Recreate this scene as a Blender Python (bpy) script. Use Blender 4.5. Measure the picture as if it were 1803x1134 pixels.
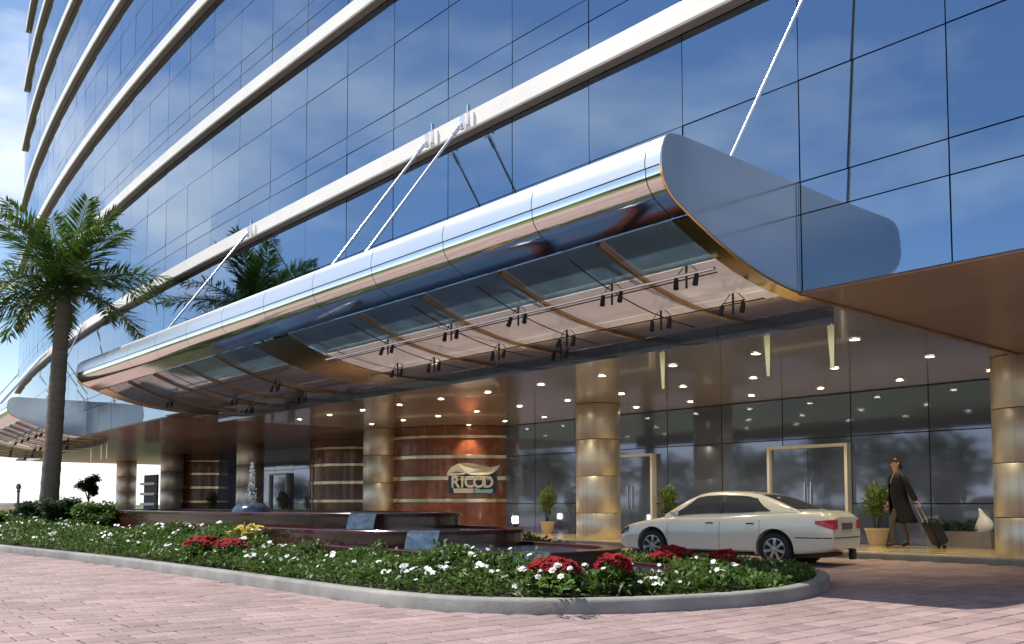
import bpy, bmesh, math, random
import numpy as np
from mathutils import Vector, Matrix

random.seed(7)
rng = np.random.default_rng(11)
for o in list(bpy.data.objects):
    bpy.data.objects.remove(o)
SC = bpy.context.scene
COL = SC.collection
PI = math.pi
R = math.radians

# ------------------------------------------------------------------ camera
W_PX, F_PX, HOR, TILT, CAMH = 1803.0, 1615.0, 887.0, R(3.4), 1.0
YAW = R(139.06)
CY = HOR - F_PX * math.tan(TILT)
CX = 901.5
cam_d = bpy.data.cameras.new('camera')
cam = bpy.data.objects.new('camera', cam_d)
COL.objects.link(cam)
cam.location = (0, 0, CAMH)
cam.rotation_euler = (PI / 2 + TILT, 0, YAW - PI / 2)
cam_d.sensor_width = 36.0
cam_d.lens = 36.0 * F_PX / W_PX
cam_d.shift_y = (CY - 567.0) / W_PX
cam_d.clip_start = 0.1
cam_d.clip_end = 3000
SC.camera = cam

FW = Vector((math.cos(YAW) * math.cos(TILT), math.sin(YAW) * math.cos(TILT), math.sin(TILT)))
RT = Vector((math.sin(YAW), -math.cos(YAW), 0))
UP = RT.cross(FW)


def proj(p):
    q = Vector(p) - Vector((0, 0, CAMH))
    z = q.dot(FW)
    if z < 0.2:
        return None
    return (CX + F_PX * q.dot(RT) / z, CY - F_PX * q.dot(UP) / z, z)


# ------------------------------------------------------------------ sky, sun, exposure
SUN_DIR = Vector((0.47, 0.42, -1.0)).normalized()      # direction the light travels
to_sun = -SUN_DIR
SUN_EL = math.asin(to_sun.z)
SUN_AZ = math.atan2(to_sun.x, to_sun.y)                # clockwise from +Y
world = bpy.data.worlds.new('World')
SC.world = world
world.use_nodes = True
wt = world.node_tree
wt.nodes.clear()
w_out = wt.nodes.new('ShaderNodeOutputWorld')
w_bg = wt.nodes.new('ShaderNodeBackground')
w_bg.inputs['Strength'].default_value = 0.12
sky = wt.nodes.new('ShaderNodeTexSky')
sky.sky_type = 'NISHITA'
sky.sun_disc = False
sky.sun_elevation = SUN_EL
sky.sun_rotation = SUN_AZ
sky.air_density = 1.0
sky.dust_density = 0.15
sky.ozone_density = 2.5
w_tc = wt.nodes.new('ShaderNodeTexCoord')
w_map = wt.nodes.new('ShaderNodeMapping')
w_map.inputs['Scale'].default_value = (1.0, 1.0, 2.6)
w_map.inputs['Location'].default_value = (12.33, 6.39, 2.7)
w_n = wt.nodes.new('ShaderNodeTexNoise')
w_n.inputs['Scale'].default_value = 2.1
w_n.inputs['Detail'].default_value = 7.0
w_n.inputs['Roughness'].default_value = 0.55
w_r = wt.nodes.new('ShaderNodeValToRGB')
w_r.color_ramp.elements[0].position = 0.49
w_r.color_ramp.elements[1].position = 0.76
w_mix = wt.nodes.new('ShaderNodeMixRGB')
w_mix.inputs['Color2'].default_value = (8.4, 8.6, 8.9, 1)
wt.links.new(w_tc.outputs['Generated'], w_map.inputs['Vector'])
wt.links.new(w_map.outputs['Vector'], w_n.inputs['Vector'])
wt.links.new(w_n.outputs['Fac'], w_r.inputs['Fac'])
w_sep = wt.nodes.new('ShaderNodeSeparateXYZ')        # even white haze all round the horizon
wt.links.new(w_tc.outputs['Generated'], w_sep.inputs['Vector'])
w_hz = wt.nodes.new('ShaderNodeMapRange')
w_hz.interpolation_type = 'SMOOTHSTEP'
w_hz.inputs['From Min'].default_value = 0.0
w_hz.inputs['From Max'].default_value = 0.17
w_hz.inputs['To Min'].default_value = 0.88
w_hz.inputs['To Max'].default_value = 0.0
wt.links.new(w_sep.outputs['Z'], w_hz.inputs['Value'])
w_max = wt.nodes.new('ShaderNodeMath')
w_max.operation = 'MAXIMUM'
wt.links.new(w_r.outputs['Color'], w_max.inputs[0])
wt.links.new(w_hz.outputs['Result'], w_max.inputs[1])
wt.links.new(w_max.outputs[0], w_mix.inputs['Fac'])
wt.links.new(sky.outputs['Color'], w_mix.inputs['Color1'])
wt.links.new(w_mix.outputs['Color'], w_bg.inputs['Color'])
wt.links.new(w_bg.outputs['Background'], w_out.inputs['Surface'])

sun_d = bpy.data.lights.new('sun', 'SUN')
sun_d.energy = 4.2
sun_d.angle = R(0.6)
sun_d.color = (1.0, 0.94, 0.86)
sun = bpy.data.objects.new('sun', sun_d)
COL.objects.link(sun)
sun.rotation_euler = SUN_DIR.to_track_quat('-Z', 'Y').to_euler()
sun.location = (-10, -10, 40)

SC.view_settings.view_transform = 'Standard'
SC.view_settings.look = 'None'
SC.view_settings.gamma = 1.0
SC.view_settings.exposure = 0.45
SC.render.engine = 'CYCLES'
SC.cycles.max_bounces = 8
SC.cycles.glossy_bounces = 5
SC.cycles.transparent_max_bounces = 6
SC.cycles.sample_clamp_indirect = 6.0

# ------------------------------------------------------------------ materials
MAT = {}


def mat(name, base, rough=0.6, metal=0.0, var=0.0, vscale=4.0, bump=0.0, bscale=30.0, spec=0.5,
        emit=None, estr=0.0, coat=0.0, rand=0.0, stretch=None, base2=None, trans=0.0, rvar=0.0, world_dirt=0.0):
    m = bpy.data.materials.new(name)
    m.use_nodes = True
    nt = m.node_tree
    b = nt.nodes['Principled BSDF']
    b.inputs['Roughness'].default_value = rough
    b.inputs['Metallic'].default_value = metal
    b.inputs['Specular IOR Level'].default_value = spec
    b.inputs['Coat Weight'].default_value = coat
    b.inputs['Coat Roughness'].default_value = 0.05
    b.inputs['Base Color'].default_value = (*base, 1)
    if trans:
        b.inputs['Transmission Weight'].default_value = trans
    if emit:
        b.inputs['Emission Color'].default_value = (*emit, 1)
        b.inputs['Emission Strength'].default_value = estr
    col = None
    tc = nt.nodes.new('ShaderNodeTexCoord')
    vec = tc.outputs['Object']
    if world_dirt:
        ge = nt.nodes.new('ShaderNodeNewGeometry')
        vec = ge.outputs['Position']
    if stretch:
        mp = nt.nodes.new('ShaderNodeMapping')
        mp.inputs['Scale'].default_value = stretch
        nt.links.new(vec, mp.inputs['Vector'])
        vec = mp.outputs['Vector']
    if var or base2:
        n = nt.nodes.new('ShaderNodeTexNoise')
        n.inputs['Scale'].default_value = vscale
        n.inputs['Detail'].default_value = 6
        n.inputs['Roughness'].default_value = 0.6
        nt.links.new(vec, n.inputs['Vector'])
        mx = nt.nodes.new('ShaderNodeMixRGB')
        rp = nt.nodes.new('ShaderNodeValToRGB')
        rp.color_ramp.elements[0].position = 0.32
        rp.color_ramp.elements[1].position = 0.68
        nt.links.new(n.outputs['Fac'], rp.inputs['Fac'])
        nt.links.new(rp.outputs['Color'], mx.inputs['Fac'])
        if base2:
            mx.inputs['Color1'].default_value = (*base, 1)
            mx.inputs['Color2'].default_value = (*base2, 1)
        else:
            mx.inputs['Color1'].default_value = (*[c * (1 - var) for c in base], 1)
            mx.inputs['Color2'].default_value = (*[min(1, c * (1 + var)) for c in base], 1)
        col = mx.outputs['Color']
        if rvar:
            mr = nt.nodes.new('ShaderNodeMapRange')
            mr.inputs['To Min'].default_value = max(0.01, rough - rvar)
            mr.inputs['To Max'].default_value = rough + rvar
            nt.links.new(n.outputs['Fac'], mr.inputs['Value'])
            nt.links.new(mr.outputs['Result'], b.inputs['Roughness'])
    if rand:
        oi = nt.nodes.new('ShaderNodeObjectInfo')
        at = nt.nodes.new('ShaderNodeAttribute')
        at.attribute_name = 'tone'
        ad = nt.nodes.new('ShaderNodeMath')
        ad.operation = 'ADD'
        nt.links.new(oi.outputs['Random'], ad.inputs[0])
        nt.links.new(at.outputs['Fac'], ad.inputs[1])
        fr = nt.nodes.new('ShaderNodeMath')
        fr.operation = 'FRACT'
        nt.links.new(ad.outputs[0], fr.inputs[0])
        mr = nt.nodes.new('ShaderNodeMapRange')
        mr.inputs['To Min'].default_value = 1 - rand
        mr.inputs['To Max'].default_value = 1 + rand
        nt.links.new(fr.outputs[0], mr.inputs['Value'])
        hs = nt.nodes.new('ShaderNodeHueSaturation')
        nt.links.new(mr.outputs['Result'], hs.inputs['Value'])
        if col:
            nt.links.new(col, hs.inputs['Color'])
        else:
            hs.inputs['Color'].default_value = (*base, 1)
        col = hs.outputs['Color']
    if world_dirt:
        dn = nt.nodes.new('ShaderNodeTexNoise')
        dn.inputs['Scale'].default_value = 0.55
        dn.inputs['Detail'].default_value = 8
        dn.inputs['Roughness'].default_value = 0.7
        nt.links.new(vec, dn.inputs['Vector'])
        dr_ = nt.nodes.new('ShaderNodeMapRange')
        dr_.inputs['From Min'].default_value = 0.32
        dr_.inputs['From Max'].default_value = 0.62
        dr_.inputs['To Min'].default_value = 1 - world_dirt
        dr_.inputs['To Max'].default_value = 1.04
        nt.links.new(dn.outputs['Fac'], dr_.inputs['Value'])
        dm = nt.nodes.new('ShaderNodeMixRGB')
        dm.blend_type = 'MULTIPLY'
        dm.inputs['Fac'].default_value = 1.0
        nt.links.new(col, dm.inputs['Color1'])
        nt.links.new(dr_.outputs['Result'], dm.inputs['Color2'])
        col = dm.outputs['Color']
    if col:
        nt.links.new(col, b.inputs['Base Color'])
    if bump:
        n2 = nt.nodes.new('ShaderNodeTexNoise')
        n2.inputs['Scale'].default_value = bscale
        n2.inputs['Detail'].default_value = 4
        nt.links.new(vec, n2.inputs['Vector'])
        bp = nt.nodes.new('ShaderNodeBump')
        bp.inputs['Strength'].default_value = bump
        bp.inputs['Distance'].default_value = 0.02
        nt.links.new(n2.outputs['Fac'], bp.inputs['Height'])
        nt.links.new(bp.outputs['Normal'], b.inputs['Normal'])
    MAT[name] = m
    return m


def leaf_mat(name, c1, c2, rough=0.5, sub=0.35):
    m = bpy.data.materials.new(name)
    m.use_nodes = True
    nt = m.node_tree
    b = nt.nodes['Principled BSDF']
    b.inputs['Roughness'].default_value = rough
    at = nt.nodes.new('ShaderNodeAttribute')
    at.attribute_name = 'tone'
    tc = nt.nodes.new('ShaderNodeTexCoord')
    n = nt.nodes.new('ShaderNodeTexNoise')
    n.inputs['Scale'].default_value = 1.6
    nt.links.new(tc.outputs['Object'], n.inputs['Vector'])
    mm = nt.nodes.new('ShaderNodeMath')
    mm.operation = 'MULTIPLY_ADD'
    mm.inputs[1].default_value = 0.6
    mm.inputs[2].default_value = -0.05
    nt.links.new(n.outputs['Fac'], mm.inputs[0])
    ad = nt.nodes.new('ShaderNodeMath')
    ad.operation = 'MULTIPLY_ADD'
    ad.inputs[1].default_value = 0.7
    nt.links.new(at.outputs['Fac'], ad.inputs[0])
    nt.links.new(mm.outputs[0], ad.inputs[2])
    mx = nt.nodes.new('ShaderNodeMixRGB')
    mx.inputs['Color1'].default_value = (*c1, 1)
    mx.inputs['Color2'].default_value = (*c2, 1)
    nt.links.new(ad.outputs[0], mx.inputs['Fac'])
    nt.links.new(mx.outputs['Color'], b.inputs['Base Color'])
    tr = nt.nodes.new('ShaderNodeBsdfTranslucent')
    nt.links.new(mx.outputs['Color'], tr.inputs['Color'])
    ms = nt.nodes.new('ShaderNodeMixShader')
    ms.inputs['Fac'].default_value = sub
    out = nt.nodes['Material Output']
    nt.links.new(b.outputs['BSDF'], ms.inputs[1])
    nt.links.new(tr.outputs['BSDF'], ms.inputs[2])
    nt.links.new(ms.outputs['Shader'], out.inputs['Surface'])
    MAT[name] = m
    return m


mat('facade_glass', (0.225, 0.30, 0.395), 0.03, 1.0, rand=0.06, bump=0.012, bscale=1.3)
mat('joint_black', (0.012, 0.014, 0.02), 0.6)
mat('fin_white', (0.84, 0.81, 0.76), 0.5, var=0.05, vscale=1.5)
mat('fin_shade', (0.20, 0.165, 0.135), 0.5, var=0.1)  # shade under the fins, put into the colour
mat('nose_satin', (0.78, 0.79, 0.80), 0.36, 0.9, var=0.03, vscale=0.8)
mat('soffit_brown', (0.275, 0.165, 0.11), 0.45, var=0.12, vscale=0.7, coat=0.15)
mat('ceiling_gloss', (0.42, 0.385, 0.35), 0.16, var=0.06, vscale=0.5, coat=0.6, spec=0.7)
mat('lobby_glass', (0.17, 0.21, 0.32), 0.05, 0.45, rand=0.12, spec=0.8, bump=0.008, bscale=1.0)
mat('column_metal', (0.76, 0.71, 0.60), 0.42, 0.80, var=0.10, vscale=1.2, stretch=(9, 9, 0.15), rvar=0.06)
mat('joint_dark', (0.04, 0.035, 0.03), 0.5, 0.4)
mat('red_stone', (0.29, 0.088, 0.040), 0.22, base2=(0.155, 0.04, 0.02), vscale=2.6, rand=0.14, coat=0.3)
mat('fountain_stone', (0.06, 0.015, 0.011), 0.2, base2=(0.03, 0.008, 0.007), vscale=7, rand=0.12, coat=0.4)
mat('brass_band', (0.70, 0.60, 0.42), 0.22, 0.95, var=0.05)
mat('chrome', (0.82, 0.80, 0.76), 0.09, 1.0, var=0.03, vscale=0.8, bump=0.01, bscale=1.0)
mat('nose_gold', (0.66, 0.55, 0.40), 0.12, 1.0, var=0.04)
mat('groove', (0.10, 0.085, 0.06), 0.3, 0.8)
mat('gold_trim', (0.80, 0.56, 0.26), 0.2, 1.0, var=0.08, vscale=1.0)
mat('rib_bronze', (0.52, 0.33, 0.17), 0.3, 0.85, var=0.08)
mat('downstand_glass', (0.10, 0.12, 0.17), 0.05, 0.5, spec=0.7)
mat('steel_rod', (0.80, 0.81, 0.83), 0.2, 0.9)
mat('black_metal', (0.015, 0.015, 0.016), 0.45, 0.3)
mat('lamp_white', (0.9, 0.9, 0.9), 0.3, emit=(1.0, 0.93, 0.80), estr=9.0)
mat('downlight', (0.9, 0.9, 0.9), 0.3, emit=(1.0, 0.84, 0.58), estr=24.0)
mat('trim_ring', (0.55, 0.52, 0.48), 0.3, 0.6)
mat('walk_stone', (0.62, 0.47, 0.24), 0.18, var=0.12, vscale=1.5, coat=0.3, rand=0.10)
mat('kerb_stone', (0.29, 0.28, 0.26), 0.75, var=0.16, vscale=3.0, bump=0.3, bscale=60, rand=0.06, world_dirt=0.35)
mat('paver', (0.35, 0.25, 0.238), 0.78, var=0.10, vscale=1.7, bump=0.35, bscale=55, rand=0.15, world_dirt=0.26)
mat('soil', (0.045, 0.03, 0.02), 0.9, var=0.2, bump=0.5, bscale=20)
mat('lawn', (0.085, 0.135, 0.022), 0.85, var=0.25, vscale=0.35, bump=0.4, bscale=12)
mat('door_cream', (0.86, 0.83, 0.76), 0.35)
mat('white_paint', (0.8, 0.8, 0.78), 0.4)
mat('water', (0.03, 0.06, 0.12), 0.03, 0.15, spec=0.9, bump=0.25, bscale=9)
mat('water_foam', (0.05, 0.08, 0.12), 0.18, var=0.5, vscale=9, spec=0.6, bump=0.45, bscale=9)
mat('spray', (0.8, 0.86, 0.92), 0.08, spec=0.9, trans=0.75)
mat('pot_cream', (0.74, 0.60, 0.38), 0.5, var=0.06)
mat('planter_concrete', (0.26, 0.235, 0.22), 0.7, var=0.1, bump=0.1)
mat('sculpture_white', (0.75, 0.74, 0.72), 0.4, var=0.05)
mat('bark_palm', (0.15, 0.125, 0.095), 0.85, var=0.22, vscale=3.0, stretch=(1, 1, 5), bump=0.5, bscale=8)
mat('bark', (0.08, 0.055, 0.035), 0.9, var=0.2, bump=0.4, bscale=12)
mat('crownshaft', (0.07, 0.10, 0.035), 0.5, var=0.15)
mat('car_paint', (0.80, 0.78, 0.66), 0.22, 0.05, var=0.01, coat=0.8)
mat('car_glass', (0.11, 0.125, 0.14), 0.03, 0.5, spec=0.8)
mat('car_black', (0.014, 0.014, 0.015), 0.5)
mat('tyre', (0.018, 0.018, 0.019), 0.8)
mat('rim_alloy', (0.62, 0.62, 0.60), 0.28, 0.85)
mat('lamp_red', (0.55, 0.015, 0.015), 0.12, coat=0.6)
mat('lamp_dark', (0.10, 0.11, 0.12), 0.08, 0.5, coat=0.6)
mat('plate', (0.10, 0.10, 0.10), 0.4)
mat('skin', (0.72, 0.47, 0.34), 0.5)
mat('hair', (0.06, 0.02, 0.012), 0.5)
mat('coat_black', (0.009, 0.008, 0.009), 0.65, var=0.2, vscale=6)
mat('trousers', (0.12, 0.085, 0.075), 0.7, var=0.15, vscale=5)
mat('shoe', (0.02, 0.015, 0.012), 0.3)
mat('lips', (0.42, 0.13, 0.11), 0.5)
mat('case_black', (0.012, 0.012, 0.014), 0.45)
mat('sign_blue', (0.05, 0.22, 0.42), 0.35)
mat('sign_light', (0.35, 0.66, 0.86), 0.35)
mat('sign_navy', (0.02, 0.06, 0.13), 0.4)
mat('sign_white', (0.85, 0.84, 0.80), 0.35)
mat('sign_cream', (0.84, 0.82, 0.74), 0.4, var=0.08, vscale=3)
leaf_mat('leaf_bed', (0.020, 0.055, 0.010), (0.12, 0.205, 0.036))
leaf_mat('leaf_bright', (0.06, 0.15, 0.02), (0.16, 0.30, 0.05))
leaf_mat('leaf_shrub', (0.010, 0.030, 0.010), (0.040, 0.085, 0.022))
leaf_mat('leaf_palm', (0.020, 0.050, 0.010), (0.12, 0.20, 0.032), sub=0.35)
leaf_mat('leaf_yellow', (0.16, 0.20, 0.03), (0.42, 0.42, 0.06))
leaf_mat('leaf_pot', (0.07, 0.13, 0.015), (0.26, 0.36, 0.05))
leaf_mat('leaf_wood', (0.012, 0.03, 0.008), (0.06, 0.11, 0.02))
leaf_mat('petal_white', (0.72, 0.72, 0.68), (0.85, 0.85, 0.82), sub=0.2)
leaf_mat('petal_red', (0.16, 0.002, 0.005), (0.36, 0.006, 0.012), rough=0.85, sub=0.2)
leaf_mat('petal_yellow', (0.40, 0.30, 0.02), (0.62, 0.48, 0.04), sub=0.2)


def frosted(name, dif, trl, gloss, rough=0.07, var=0.15):
    m = bpy.data.materials.new(name)
    m.use_nodes = True
    nt = m.node_tree
    b = nt.nodes['Principled BSDF']
    b.inputs['Roughness'].default_value = 0.35
    b.inputs['Base Color'].default_value = (*dif, 1)
    tc = nt.nodes.new('ShaderNodeTexCoord')
    n = nt.nodes.new('ShaderNodeTexNoise')
    n.inputs['Scale'].default_value = 2.3
    n.inputs['Detail'].default_value = 5
    nt.links.new(tc.outputs['Object'], n.inputs['Vector'])
    mx = nt.nodes.new('ShaderNodeMixRGB')
    mx.inputs['Color1'].default_value = (*[c * (1 - var) for c in trl], 1)
    mx.inputs['Color2'].default_value = (*[c * (1 + var) for c in trl], 1)
    nt.links.new(n.outputs['Fac'], mx.inputs['Fac'])
    tr = nt.nodes.new('ShaderNodeBsdfTranslucent')
    nt.links.new(mx.outputs['Color'], tr.inputs['Color'])
    gl = nt.nodes.new('ShaderNodeBsdfGlossy')
    gl.inputs['Roughness'].default_value = rough
    gl.inputs['Color'].default_value = (0.9, 0.9, 0.9, 1)
    m1 = nt.nodes.new('ShaderNodeMixShader')
    m1.inputs['Fac'].default_value = 0.55
    nt.links.new(b.outputs['BSDF'], m1.inputs[1])
    nt.links.new(tr.outputs['BSDF'], m1.inputs[2])
    m2 = nt.nodes.new('ShaderNodeMixShader')
    m2.inputs['Fac'].default_value = gloss
    nt.links.new(m1.outputs['Shader'], m2.inputs[1])
    nt.links.new(gl.outputs['BSDF'], m2.inputs[2])
    nt.links.new(m2.outputs['Shader'], nt.nodes['Material Output'].inputs['Surface'])
    MAT[name] = m


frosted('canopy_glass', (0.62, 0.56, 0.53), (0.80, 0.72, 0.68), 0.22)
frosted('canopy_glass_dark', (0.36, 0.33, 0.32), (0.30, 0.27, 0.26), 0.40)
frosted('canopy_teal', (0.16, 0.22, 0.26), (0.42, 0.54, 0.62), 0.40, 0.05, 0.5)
frosted('end_panel', (0.40, 0.45, 0.56), (0.36, 0.41, 0.54), 0.45, 0.12, 0.08)


def driveway_material():
    m = bpy.data.materials.new('paver_sheet')
    m.use_nodes = True
    nt = m.node_tree
    b = nt.nodes['Principled BSDF']
    b.inputs['Roughness'].default_value = 0.8
    tc = nt.nodes.new('ShaderNodeTexCoord')
    mp = nt.nodes.new('ShaderNodeMapping')
    mp.inputs['Rotation'].default_value = (0, 0, R(90))
    br = nt.nodes.new('ShaderNodeTexBrick')
    br.inputs['Color1'].default_value = (0.38, 0.262, 0.235, 1)
    br.inputs['Color2'].default_value = (0.325, 0.22, 0.195, 1)
    br.inputs['Mortar'].default_value = (0.16, 0.11, 0.09, 1)
    br.inputs['Scale'].default_value = 1.0
    br.inputs['Brick Width'].default_value = 0.36
    br.inputs['Row Height'].default_value = 0.23
    br.inputs['Mortar Size'].default_value = 0.008
    nt.links.new(tc.outputs['Object'], mp.inputs['Vector'])
    nt.links.new(mp.outputs['Vector'], br.inputs['Vector'])
    nt.links.new(br.outputs['Color'], b.inputs['Base Color'])
    MAT['paver_sheet'] = m


driveway_material()
mat('paver_bed', (0.10, 0.07, 0.058), 0.9, var=0.2)


# ------------------------------------------------------------------ helpers
def wloc(o):
    v = Vector((0, 0, 0))
    while o is not None:
        v += o.location
        o = o.parent
    return v


def link(name, me, m, parent=None, smooth=None):
    o = bpy.data.objects.new(name, me)
    COL.objects.link(o)
    if m is not None and len(me.materials) == 0:
        me.materials.append(MAT[m])
    o.parent = parent
    if smooth is not None:
        me.shade_smooth() if smooth is True else None
        if smooth is not True:
            me.shade_smooth()
            me.set_sharp_from_angle(angle=R(smooth))
    return o


def tag(o, label=None, cat=None, group=None, kind=None):
    if label: o['label'] = label
    if cat: o['category'] = cat
    if group: o['group'] = group
    if kind: o['kind'] = kind
    return o


def thing(name, loc, label, cat, group=None, rz=0.0):
    o = bpy.data.objects.new(name, None)
    COL.objects.link(o)
    o.location = loc
    o.rotation_euler = (0, 0, rz)
    o.empty_display_size = 0.2
    return tag(o, label, cat, group)


def copy_tree(o, parent=None):
    c = o.copy()
    COL.objects.link(c)
    c.parent = parent
    for ch in list(o.children):
        copy_tree(ch, c)
    return c


class MB:
    """collects simple shapes; build() links them as one mesh object (world coordinates unless local)"""
    def __init__(s):
        s.v = []; s.f = []; s.t = []

    def add(s, vs, fs, tone=None):
        n = len(s.v)
        s.v += [tuple(p) for p in vs]
        s.f += [tuple(i + n for i in f) for f in fs]
        if tone is not None:
            s.t += [tone] * len(fs)
        return s

    def box(s, x0, x1, y0, y1, z0, z1, M=None):
        vs = [Vector(p) for p in ((x0, y0, z0), (x1, y0, z0), (x1, y1, z0), (x0, y1, z0),
                                  (x0, y0, z1), (x1, y0, z1), (x1, y1, z1), (x0, y1, z1))]
        if M is not None:
            vs = [M @ p for p in vs]
        return s.add(vs, [(0, 3, 2, 1), (4, 5, 6, 7), (0, 1, 5, 4), (1, 2, 6, 5), (2, 3, 7, 6), (3, 0, 4, 7)])

    def cyl(s, p0, p1, r0, r1=None, n=12, caps=True):
        r1 = r0 if r1 is None else r1
        p0, p1 = Vector(p0), Vector(p1)
        d = (p1 - p0).normalized()
        a = d.orthogonal().normalized()
        b = d.cross(a)
        vs = []
        for p, r in ((p0, r0), (p1, r1)):
            for i in range(n):
                t = 2 * PI * i / n
                vs.append(p + (a * math.cos(t) + b * math.sin(t)) * r)
        fs = [(i, (i + 1) % n, n + (i + 1) % n, n + i) for i in range(n)]
        if caps:
            fs += [tuple(range(n - 1, -1, -1)), tuple(range(n, 2 * n))]
        return s.add(vs, fs)

    def lathe(s, prof, c=(0, 0, 0), n=24, M=None, caps=True):
        c = Vector(c)
        vs = []
        for r, z in prof:
            for i in range(n):
                t = 2 * PI * i / n
                p = Vector((r * math.cos(t), r * math.sin(t), z))
                vs.append((M @ p if M is not None else p) + c)
        fs = []
        for k in range(len(prof) - 1):
            for i in range(n):
                j = (i + 1) % n
                fs.append((k * n + i, k * n + j, (k + 1) * n + j, (k + 1) * n + i))
        if caps:
            fs.append(tuple(range(n - 1, -1, -1)))
            fs.append(tuple((len(prof) - 1) * n + i for i in range(n)))
        return s.add(vs, fs)

    def tube(s, pts, rad, n=8):
        pts = [Vector(p) for p in pts]
        rs = rad if isinstance(rad, (list, tuple)) else [rad] * len(pts)
        vs = []
        a = None
        for i, p in enumerate(pts):
            d = (pts[min(i + 1, len(pts) - 1)] - pts[max(i - 1, 0)]).normalized()
            if a is None:
                a = d.orthogonal().normalized()
            a = (a - d * a.dot(d)).normalized()
            b = d.cross(a)
            for k in range(n):
                t = 2 * PI * k / n
                vs.append(p + (a * math.cos(t) + b * math.sin(t)) * rs[i])
        fs = []
        for i in range(len(pts) - 1):
            for k in range(n):
                j = (k + 1) % n
                fs.append((i * n + k, i * n + j, (i + 1) * n + j, (i + 1) * n + k))
        fs.append(tuple(range(n - 1, -1, -1)))
        fs.append(tuple((len(pts) - 1) * n + k for k in range(n)))
        return s.add(vs, fs)

    def prism_x(s, poly, x0, x1):
        """poly of (y,z) swept from x0 to x1"""
        n = len(poly)
        vs = [(x0, y, z) for y, z in poly] + [(x1, y, z) for y, z in poly]
        fs = [(i, (i + 1) % n, n + (i + 1) % n, n + i) for i in range(n)]
        fs += [tuple(range(n - 1, -1, -1)), tuple(range(n, 2 * n))]
        return s.add(vs, fs)

    def prism_z(s, poly, z0, z1):
        n = len(poly)
        vs = [(x, y, z0) for x, y in poly] + [(x, y, z1) for x, y in poly]
        fs = [(i, (i + 1) % n, n + (i + 1) % n, n + i) for i in range(n)]
        fs += [tuple(range(n - 1, -1, -1)), tuple(range(n, 2 * n))]
        return s.add(vs, fs)

    def grid(s, rows, close=False):
        m = len(rows[0])
        vs = [p for r in rows for p in r]
        fs = []
        for i in range(len(rows) - 1):
            for k in range(m if close else m - 1):
                j = (k + 1) % m
                fs.append((i * m + k, i * m + j, (i + 1) * m + j, (i + 1) * m + k))
        return s.add(vs, fs)

    def mesh(s, name, off=Vector((0, 0, 0)), fix=True):
        me = bpy.data.meshes.new(name)
        me.from_pydata([tuple(Vector(p) - off) for p in s.v], [], s.f)
        if s.t:
            a = me.attributes.new('tone', 'FLOAT', 'FACE')
            a.data.foreach_set('value', np.array(s.t, dtype=np.float32))
        if fix:
            bm = bmesh.new()
            bm.from_mesh(me)
            bmesh.ops.recalc_face_normals(bm, faces=bm.faces)
            bm.to_mesh(me)
            bm.free()
        me.update()
        return me

    def build(s, name, m, parent=None, smooth=None, local=False, fix=True):
        off = Vector((0, 0, 0)) if (local or parent is None) else wloc(parent)
        return link(name, s.mesh(name, off, fix), m, parent, smooth)


def quads_mesh(name, V, tone=None):
    """V: (n,4,3) array -> one mesh of n quads"""
    n = V.shape[0]
    me = bpy.data.meshes.new(name)
    me.vertices.add(n * 4)
    me.vertices.foreach_set('co', V.reshape(-1).astype(np.float32))
    me.loops.add(n * 4)
    me.loops.foreach_set('vertex_index', np.arange(n * 4, dtype=np.int32))
    me.polygons.add(n)
    me.polygons.foreach_set('loop_start', np.arange(0, n * 4, 4, dtype=np.int32))
    if tone is not None:
        a = me.attributes.new('tone', 'FLOAT', 'FACE')
        a.data.foreach_set('value', tone.astype(np.float32))
    me.update(calc_edges=True)
    return me


def leaf_quads(P, L, Wd, up=0.5, seed=0, curl=0.25):
    """diamond leaf quads at points P (n,3): random heading, lifted by 'up'"""
    r = np.random.default_rng(seed)
    n = len(P)
    a = r.uniform(0, 2 * PI, n)
    e = np.clip(r.normal(up, 0.45, n), -0.6, 1.45)
    d = np.stack([np.cos(a) * np.cos(e), np.sin(a) * np.cos(e), np.sin(e)], 1)
    sd = np.stack([-np.sin(a), np.cos(a), r.normal(0, 0.35, n)], 1)
    sd /= np.linalg.norm(sd, axis=1)[:, None]
    l = (L * r.uniform(0.65, 1.3, n))[:, None]
    w = (Wd * r.uniform(0.7, 1.3, n))[:, None]
    dn = np.array([[0, 0, -1.0]])
    v0 = P
    v1 = P + d * l * 0.5 + sd * w
    v2 = P + d * l + dn * l * curl
    v3 = P + d * l * 0.5 - sd * w
    return np.stack([v0, v1, v2, v3], 1)


def in_poly(x, y, poly):
    x = np.asarray(x); y = np.asarray(y)
    c = np.zeros(x.shape, bool)
    n = len(poly)
    for i in range(n):
        x0, y0 = poly[i]; x1, y1 = poly[(i + 1) % n]
        cond = ((y0 > y) != (y1 > y)) & (x < (x1 - x0) * (y - y0) / (y1 - y0 + 1e-12) + x0)
        c ^= cond
    return c


def smooth_closed(pts, sub=6):
    n = len(pts)
    out = []
    P = [Vector((*p, 0)) for p in pts]
    for i in range(n):
        p0, p1, p2, p3 = P[i - 1], P[i], P[(i + 1) % n], P[(i + 2) % n]
        for k in range(sub):
            t = k / sub
            q = 0.5 * ((2 * p1) + (p2 - p0) * t + (2 * p0 - 5 * p1 + 4 * p2 - p3) * t * t
                       + (3 * p1 - p0 - 3 * p2 + p3) * t ** 3)
            out.append((q.x, q.y))
    return out


def inset(poly, d):
    """inward offset of a counter-clockwise polygon"""
    n = len(poly)
    out = []
    for i in range(n):
        a, b, c = Vector(poly[i - 1]), Vector(poly[i]), Vector(poly[(i + 1) % n])
        e = (c - a).normalized()
        out.append((b.x - e.y * d, b.y + e.x * d))
    return out


def area2(poly):
    return sum(poly[i - 1][0] * poly[i][1] - poly[i][0] * poly[i - 1][1] for i in range(len(poly)))


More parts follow.
